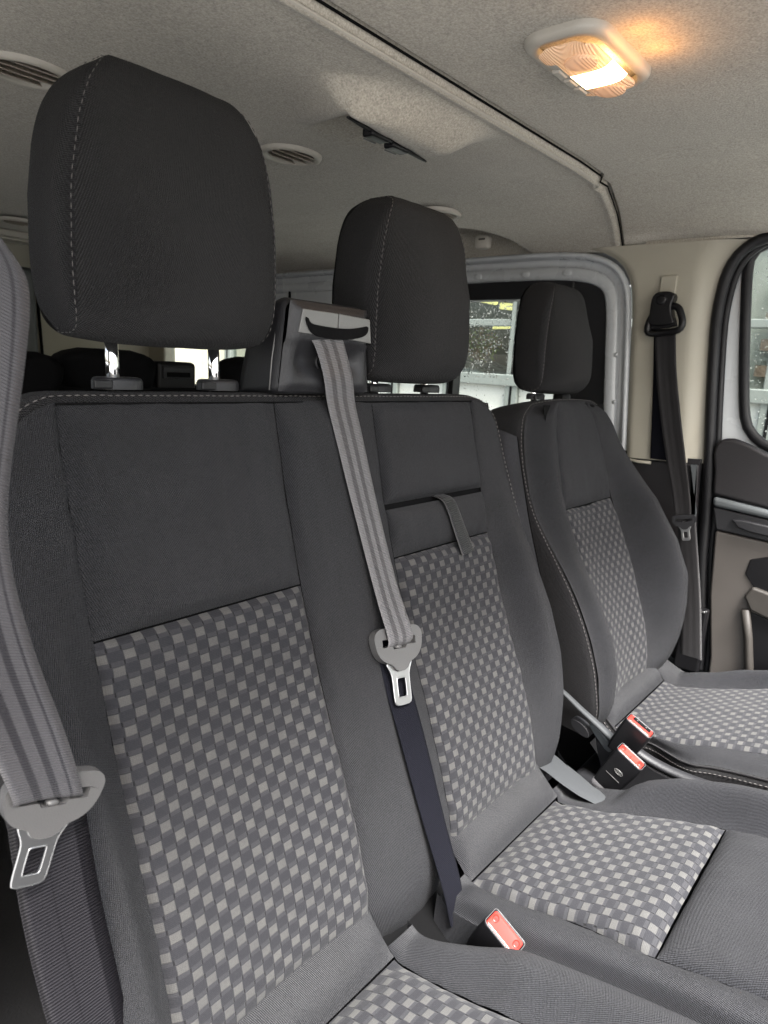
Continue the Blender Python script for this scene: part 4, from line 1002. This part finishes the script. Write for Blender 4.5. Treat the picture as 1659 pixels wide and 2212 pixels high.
t = thing('seat_belt', 'seat belt hanging from the black outlet down the middle of the bench, silver tongue halfway', 'seat belt', (.68, .6, -.1))
def W(x, tt, off): return SB(x, tt, off)
ribbon('webbing', [(.604, .650, .036), (.603, .634, .026), (.610, .629, .006), (.622, .629, -.024), W(.636, .005, .011), W(.642, .05, .013), W(.650, .117, .015), W(.662, .241, .019), W(.660, .29, .025), W(.660, .325, .030), W(.661, .340, .029), W(.661, .347, .020)],
       [(.658, .650, .042), (.656, .634, .034), (.662, .629, .010), (.676, .629, -.022), W(.690, .005, .011), W(.695, .05, .013), W(.701, .123, .015), W(.710, .25, .019), W(.711, .30, .025), W(.712, .330, .030), W(.713, .345, .029), W(.713, .352, .020)], 'web', t, n=100, th=.0014)
ribbon('shaded_webbing', [W(.655, .33, .010), W(.653, .40, .010), W(.653, .46, .015), W(.651, .52, .020), W(.652, .57, .024), W(.657, .61, .026), (.667, .412, -.690), (.672, .400, -.74)],
       [W(.707, .33, .010), W(.704, .40, .010), W(.702, .46, .015), W(.698, .52, .020), W(.696, .57, .024), W(.698, .61, .026), (.703, .404, -.700), (.698, .398, -.74)], 'web_shaded', t, n=90, th=.0014)  # run below the tongue, shade painted in by the darker webbing
tongue(t, SB(.684, .347, .021), (.103, -.012, -.012), (.008, -.024, -.062), 1.36)

K = 1.12
t = thing('near_seat_belt', 'pale grey seat belt at the left edge with a large blurred silver tongue', 'seat belt', (.17, .46, 0))
def KK(x, y, z, k=1.12): return (x * k, y * k, z * k)
ribbon('webbing', [(.115, .455, .13), (.130, .456, .078), (.139, .457, .035), (.141, .458, .0), (.137, .458, -.04), (.132, .458, -.085), (.128, .457, -.12), (.126, .456, -.155), (.130, .453, -.20), (.141, .449, -.25), (.153, .4455, -.295), (.157, .447, -.3125), (.157, .456, -.3145)],
       [(.156, .458, .092), (.176, .459, .062), (.190, .460, .044), (.1915, .460, .026), (.188, .460, .0), (.181, .460, -.039), (.174, .460, -.075), (.169, .460, -.110), (.169, .458, -.150), (.180, .454, -.212), (.194, .449, -.267), (.206, .447, -.3275), (.206, .456, -.3310)], 'web_near', t, n=110, th=.0016, bow=.002)
ribbon('lap_webbing', [(.158, .470, -.31), (.160, .470, -.36), (.163, .468, -.42), (.171, .462, -.50), (.185, .45, -.60), (.19, .45, -.75)],
       [(.214, .472, -.32), (.219, .471, -.38), (.226, .469, -.45), (.236, .463, -.53), (.245, .455, -.62), (.25, .455, -.75)], 'web_lower', t, n=70, th=.0014)
tongue(t, (.1855, .456, -.3235), (.0755, 0.0, -.026), (-.014, .0, -.066), 1.10)

t = thing('driver_seat_belt', 'dark seat belt of the far seat hanging from a black loop on the beige pillar', 'seat belt', (1.69, .56, .1))
M['web_dark'] = webbing_mat('dark_webbing', (.012, .011, .012), (.006, .0055, .006), rough=.5)
ribbon('webbing', [(1.694, .594, .122), (1.690, .578, .03), (1.684, .553, -.07), (1.680, .520, -.184), (1.676, .490, -.27), (1.668, .474, -.330)],
       [(1.694, .545, .122), (1.690, .530, .03), (1.684, .504, -.07), (1.680, .474, -.180), (1.676, .449, -.27), (1.668, .438, -.318)], 'web_dark', t, n=60, bow=.003)
ribbon('lower_webbing', [(1.672, .470, -.325), (1.680, .455, -.42), (1.684, .435, -.52), (1.69, .42, -.66)], [(1.672, .430, -.315), (1.680, .412, -.41), (1.684, .392, -.51), (1.69, .37, -.66)], 'web_dark', t, n=30)
ribbon('rear_webbing', [(1.706, .600, .12), (1.706, .585, .0), (1.706, .566, -.19)], [(1.706, .553, .12), (1.706, .545, .0), (1.706, .52, -.19)], 'web_shaded', t, n=20)
# loop: arm, pivot and ring
tube('loop_ring', smooth_path([(1.688, .548, .178), (1.686, .532, .150), (1.682, .527, .128), (1.684, .536, .117), (1.688, .570, .113), (1.686, .600, .109), (1.684, .610, .115), (1.686, .607, .140), (1.690, .594, .168)], 40, 2, closed=True), .008, 'blk', t, ns=10, closed=True)
plate('loop_arm', smooth_path([(.607, .190), (.598, .205), (.575, .207), (.556, .204), (.552, .192), (.560, .178), (.552, .146), (.540, .132), (.606, .124), (.606, .150)], 30, 2, closed=True).tolist(), PX(1.676), .03, 'blk', t, .006, seg=3)
ring_loft('pivot_cap', [[(1.676 - dx, .582 + r * math.cos(a), .187 + r * math.sin(a)) for a in np.linspace(0, 2 * math.pi, 21)[:-1]] for r, dx in ((.012, 0), (.012, .003), (.009, .004))], 'blk', t)
plate('loop_web_guard', [(.600, .140), (.548, .148), (.540, .128), (.604, .118)], PX(1.684), .01, 'blk', t, .003)
tongue(t, (1.662, .452, -.322), (0, -.075, .018), (0, -.004, -.06), .80, body='blk_soft')
box('lower_anchor', (1.690, .375, -.70), (1.715, .435, -.535), 'blk', t, .006)
box('anchor_clip', (1.688, .380, -.542), (1.692, .41, -.538), 'steel', t, .001)

def buckle(name, label, O, up, wide, L=.085, w_=.060, d_=.030, emblem=False, slot=False):
    """up: direction of the button face; wide: across the face"""
    up = Vector(up).normalized(); wide = Vector(wide); wide = (wide - up * up.dot(wide)).normalized(); dp = up.cross(wide).normalized(); O = Vector(O)
    t = thing(name, label, 'buckle', tuple(O - up * L), 'red buttoned belt buckles between the seats')
    def Q(a, b, c): return tuple(O + wide * a + dp * b + up * c)
    def loop(sa, sb, c, r=.006): return [Q(a, b, c) for a, b in rrect(w_ / 2 * sa, d_ / 2 * sb, r)]
    ring_loft('housing', [loop(.80, .72, -L, .004), loop(.92, .90, -L * .75), loop(1, 1, -L * .3), loop(1, 1, -.003), loop(.985, .97, -.0005), loop(.93, .86, -.0003), loop(.91, .80, -.004, .004)], 'blk', t, cap=True)
    L1 = [Q(a, b, .0000) for a, b in rrect(w_ / 2 * .955, d_ / 2 * .90, .004)]
    tube('rim', L1, .00045, 'tongue_pl', t, ns=6, closed=True)
    if slot:
        b0 = d_ * .08
        bt = ring_loft('button', [[Q(a, b, c) for a, b in rrect(w_ / 2 * .88 * s, d_ / 2 * .78 * s, .003)] for s, c in ((1, -.006), (1, -.0008), (.95, .0003))], 'red', t)
        ring_loft('slot', [[Q(a + .001, b + d_ * .15, c) for a, b in rrect(w_ / 2 * .66 * s, d_ / 2 * .36 * s, .002)] for s, c in ((1, -.003), (1, .0010), (.9, .0011))], 'seamdark', t)
        for a in (-.009, .009): box('slot_tooth', tuple(np.array(Q(a, d_ * .15, .0015)) - .0012), tuple(np.array(Q(a, d_ * .15, .0015)) + .0008), 'plate', t)
    else:
        bt = ring_loft('button', [[Q(a, b, c) for a, b in rrect(w_ / 2 * .88 * s, d_ / 2 * .78 * s, .003)] for s, c in ((1, -.006), (1, -.0012), (.95, -.0003), (.7, -.0010))], 'red', t)
        for a, b in ((-w_ * .33, d_ * .08), (w_ * .33, d_ * .06)):
            ring_loft('dimple', [[Q(a + .0042 * r * math.cos(k), b + .0055 * r * math.sin(k), c) for k in np.linspace(0, 2 * math.pi, 17)[:-1]] for r, c in ((1, -.002), (1, .0002), (.6, .0000))], 'redmark', bt)
    if emblem:
        for r in (1, .72):
            tube('oval_emblem', [Q(.002 + .0085 * r * math.cos(k), -d_ / 2 - .0004, -.034 + .0042 * r * math.sin(k) + .0) for k in np.linspace(0, 2 * math.pi, 25)[:-1]], .00035, 'plate', t, ns=5, closed=True)
        tube('emblem_script', [Q(.002 + .0045 * (2 * k / 20 - 1), -d_ / 2 - .0004, -.034 + .0016 * math.sin(k * 1.3)) for k in range(21)], .0003, 'plate', t, ns=5)
        tube('moulded_line', [Q(-.014, -d_ / 2 - .0003, -.050), Q(.014, -d_ / 2 - .0003, -.050)], .0004, 'plate', t, ns=5)
        ring_loft('buckle_sleeve', [loop(.80, .72, -L + .002, .004), loop(.84, .8, -L - .004, .004), loop(.7, .6, -L - .02, .003)], M['web'], t)
    return t

UPV = (0, -.42, .90); WDV = (0, -.90, -.42)
buckle('belt_buckle', 'black belt buckle with a red button and open slot, upper right of the close pair', (1.16, .336, -.608), UPV, WDV, L=.075, w_=.053, d_=.028, slot=True)
buckle('belt_buckle', 'black red-buttoned belt buckle with an oval emblem on its side, lower of the close pair', (1.108, .328, -.643), (0, -.45, .88), WDV, L=.085, w_=.053, d_=.028, emblem=True)
buckle('belt_buckle', 'black red-buttoned belt buckle sunk between the front cushions, below the middle belt', (.655, .312, -.676), (-.06, -.46, .87), WDV, L=.07, w_=.053, d_=.030)

# ================================================================ rear rows, glimpsed below the headrest
def rear_rest(cx, y, z0, z1, hw, label):
    t = thing('rear_headrest', label, 'headrest', (cx, y, z0), 'low black headrests of the rear row')
    lo = []
    for k in range(13):
        v = k / 12; r = .72 + .28 * math.sin(math.pi * min(v * 1.6 + .12, 1) * .5) if v < .6 else 1 - .5 * ((v - .6) / .4) ** 3
        e = math.sqrt(max(0, 1 - (max(0, v - .82) / .18) ** 2)) * .6 + .4
        lo.append([(cx + a * r, y + b * e, z0 + (z1 - z0) * v) for a, b in rrect(hw, .055, .04)])
    ring_loft('pad', lo, 'rear_cloth', t); 
    for dx in (-.05, .05): tube('post', [(cx + dx, y, z0 + .01), (cx + dx, y, z0 - .06)], .006, 'chrome', t)
    return t
M['rear_cloth'] = plastic('rear_seat_cloth', (.004, .004, .0045), .95, grain=700, gd=.0005, Specular_IOR_Level=.1)
rear_rest(.805, 1.55, -.10, .002, .118, 'low black rear headrest seen between the posts of the nearest headrest')
rear_rest(1.255, 1.55, -.10, .002, .118, 'low black rear headrest half hidden by the belt outlet box')
rear_rest(.575, 1.50, -.10, -.012, .10, 'black rear headrest at the far left edge, behind the near belt')
t = thing('rear_bench', 'dark rear bench seat behind the front seats, only its top edge in view', 'seat', (1.0, 1.5, -1.12))
o = box('backrest', (.42, 1.46, -.75), (1.72, 1.60, -.085), 'rear_cloth', t, .04, seg=5, rot=Matrix.Rotation(R_(0), 3, 'X'))
box('cushion', (.42, .98, -.80), (1.72, 1.50, -.62), 'rear_cloth', t, .05, seg=4)
o = box('belt_outlet', (.93, 1.53, -.12), (1.045, 1.60, -.020), 'blk', t, .012)
box('slot_plate', (.945, 1.526, -.062), (1.030, 1.531, -.034), 'blk_soft', o, .002)
box('slot_mouth', (.955, 1.523, -.058), (1.022, 1.5275, -.046), 'seamdark', o, .002)
struct(box('near_side_panel', (-.02, .62, -1.2), (.06, 2.95, -.05), 'greypanel'))
struct(box('near_side_upper', (-.02, 1.2, .10), (.06, 2.95, .40), 'beige'))
struct(box('near_pillar', (-.02, .55, -.05), (.06, .72, .42), 'beige'))

# ================================================================ outside
M['render'] = plastic('white_render', (.44, .44, .41), .85, grain=60, gd=.001, var=.05)
M['cream'] = plastic('cream_render', (.50, .46, .36), .85, grain=60, gd=.001, var=.06)
M['alu'] = plastic('grey_aluminium', (.13, .14, .13), .4, grain=100, var=.06)
M['dark_in'] = plastic('dark_interior', (.10, .10, .085), .7, grain=6, var=.5)
M['leaf_g'] = plastic('green_leaves', (.26, .36, .07), .6, grain=40, var=.5)
M['leaf_r'] = plastic('russet_leaves', (.34, .20, .11), .6, grain=40, var=.5)
M['tube'], _nt, _b = new_mat('strip_light'); _b.inputs['Base Color'].default_value = (.9, .85, .4, 1)
_b.inputs['Emission Color'].default_value = (1, .88, .30, 1); _b.inputs['Emission Strength'].default_value = .22
t = thing('shopfront', 'white panelled shopfront with grey framed glazing outside the sliding door window', 'building', (4.6, 3, -1.55))
XO = 4.5
ys = [y for y in np.arange(-.02, 6.4, .535)]; ys = [2.575 + .575 * k for k in range(-3, 7)]
box('sill_rail', (XO - .02, ys[0], -.10), (XO + .08, ys[-1], -.015), 'alu', t, .008)
box('transom', (XO, ys[0], .335), (XO + .06, ys[-1], .385), 'alu', t, .006)
box('head_rail', (XO, ys[0], .86), (XO + .08, ys[-1], .95), 'alu', t, .006)
for k, y in enumerate(ys):
    box('post', (XO - .01, y - .052, -1.55), (XO + .08, y + .052, .95), 'alu', t, .006)
    box('post_gasket', (XO - .014, y - .009, -1.55), (XO - .008, y + .009, .95), 'seamdark', t)
    if k < len(ys) - 1:
        box('infill_panel', (XO + .03, y + .05, -1.55), (XO + .05, ys[k + 1] - .05, -.10), 'render', t)
        box('pane', (XO + .035, y + .05, -.02), (XO + .041, ys[k + 1] - .05, .86), 'glass', t)
box('upper_wall', (XO + .02, ys[0], .95), (XO + .3, ys[-1], 3.4), 'render', t)
box('back_wall', (XO + 5.0, 0, -1.55), (XO + 5.1, 13, 1.6), 'dark_in', t)
box('showroom_ceiling', (XO + .3, 0, 1.5), (XO + 5.0, 13, 1.6), 'dark_in', t)
g = 'yellow strip lights inside the shopfront'
for lab, y0, z0, y1, z1, x, r in (('long tilted yellow strip light glimpsed high in the shopfront glazing', 3.75, .68, 3.25, .59, 5.3, .022), ('short bright yellow strip light beside the grey post, upper one', 3.22, .565, 3.04, .55, 5.3, .028), ('lower yellow strip light beside the grey post', 3.28, .385, 3.04, .392, 5.3, .018)):
    q = tag(tube('strip_light', [(x, y0 + (y1 - y0) * s, z0 + (z1 - z0) * s) for s in (0, .03, .5, .97, 1)], [r * .4, r, r, r, r * .4], 'tube'), lab, 'lamp', g)
def bush(cx, cy, cz, r, mats, label, n=900):
    V = []; F = []; fm = []
    for i in range(n):
        v = Vector((random.gauss(0, 1), random.gauss(0, 1), random.gauss(0, 1))).normalized() * r * random.uniform(.55, 1.0) * (1 + .35 * noise.noise(Vector((i * .013, 0, cx))))
        v.z *= .8; s = r * random.uniform(.05, .10); a = Vector((random.gauss(0, 1), random.gauss(0, 1), random.gauss(0, 1))).normalized(); b = a.orthogonal().normalized(); k = len(V)
        c = Vector((cx, cy, cz)) + v
        for q in (a * s, b * s * .6, -a * s, -b * s * .6): V.append(tuple(c + q))
        F.append((k, k + 1, k + 2, k + 3)); fm.append(0 if noise.noise(v * 3 / r) > 0 else 1)
    t = thing('bush', label, 'bush', (cx, cy, cz - r)); mesh('leaves', V, F, mats[0], t, mats=[mats[1]], fm=fm, smooth=False)
    tube('stem', [(cx, cy, -1.55), (cx, cy, cz)], .03, M['leaf_r'], t)
bush(6.6, 4.62, .28, .30, ['leaf_g', 'leaf_r'], 'green bush seen through the shopfront glazing, left one')
bush(6.4, 4.12, .26, .24, ['leaf_r', 'leaf_g'], 'russet bush seen through the shopfront glazing, right one')
bush(6.7, 4.9, .80, .26, ['leaf_g', 'leaf_r'], 'green bush high in the shopfront glazing, beside the yellow strip light')
# pale car behind the glazing
t = thing('parked_car', 'pale silver car roof and bonnet seen through the shopfront glazing', 'car', (6.2, 4.2, -1.2))
prof = [(5.9, -.55), (5.85, -.05), (5.5, .05), (5.1, .22), (4.35, .24), (4.02, .06), (3.4, -.02), (3.3, -.2), (3.3, -.55)]
pp = smooth_path(prof, 40, 2).tolist()
plate('body', [(a, b) for a, b in pp], PX(5.6), 1.2, M['paint'], t, .03)
plate('side_window', [(4.28, .20), (5.05, .18), (5.4, .05), (4.06, .05)], PX(5.59), .01, M['dark_in'], t)
for y in (3.8, 5.35): 
    w_ = tube('wheel', [(5.58, y, -.62), (5.72, y, -.62)], .28, 'rubber', t, ns=20)
    tube('rim', [(5.57, y, -.62), (5.585, y, -.62)], .17, 'alu', w_, ns=16)
# white rendered wall opposite the front door
t = thing('white_wall', 'bright white rendered wall with a brick edge outside the front door window', 'wall', (5.2, -1, -1.55))
box('wall_face', (5.2, -8, -1.55), (5.4, 1.06, 3.4), 'render', t); box('wall_face', (5.2, 1.061, -1.55), (5.4, 1.75, 3.4), 'render', t)
box('coping', (5.15, -8, .92), (5.199, 1.75, .97), 'alu', t)
M['brick'] = plastic('brown_brick', (.12, .085, .065), .9, grain=40, gd=.003, var=.35)
random.seed(3)
for r in range(9):
    for k in range(2):
        y = .84 - k * .20 + (.08 if r % 2 else 0) - r * .004
        box('brick', (5.12 - random.uniform(0, .02), y, -.02 + r * .085), (5.2, y + .18, .053 + r * .085), 'brick', t)
t = thing('rubble_heap', 'heap of grey rubble against the white wall outside the front door window', 'rubble', (4.8, .9, -1.55))
random.seed(5)
for k in range(70):
    s = random.uniform(.05, .13); x = random.uniform(4.55, 5.05); y = random.uniform(.2, 1.25); z = -1.5 + random.random() * 1.35 * (1 - abs(y - .7) / 1.4)
    bm = bmesh.new(); bmesh.ops.create_icosphere(bm, subdivisions=1, radius=s)
    for v in bm.verts: v.co *= random.uniform(.7, 1.2)
    V = [(v.co.x + x, v.co.y + y, v.co.z + z) for v in bm.verts]; F = [tuple(v.index for v in f.verts) for f in bm.faces]; bm.free()
    mesh('stone', V, F, 'alu', t, smooth=False)
# cream building behind the rear side window
t = thing('cream_building', 'plain cream building wall seen through the rear side window', 'building', (5.2, 8, -1.55))
box('wall', (5.0, 5.2, -1.55), (5.4, 14, 3.4), 'cream', t); box('plinth', (4.95, 5.2, -1.55), (4.999, 14, -1.1), 'alu', t)
box('downpipe', (4.93, 7.02, -1.5), (4.999, 7.10, 3.4), 'cream', t, .02)
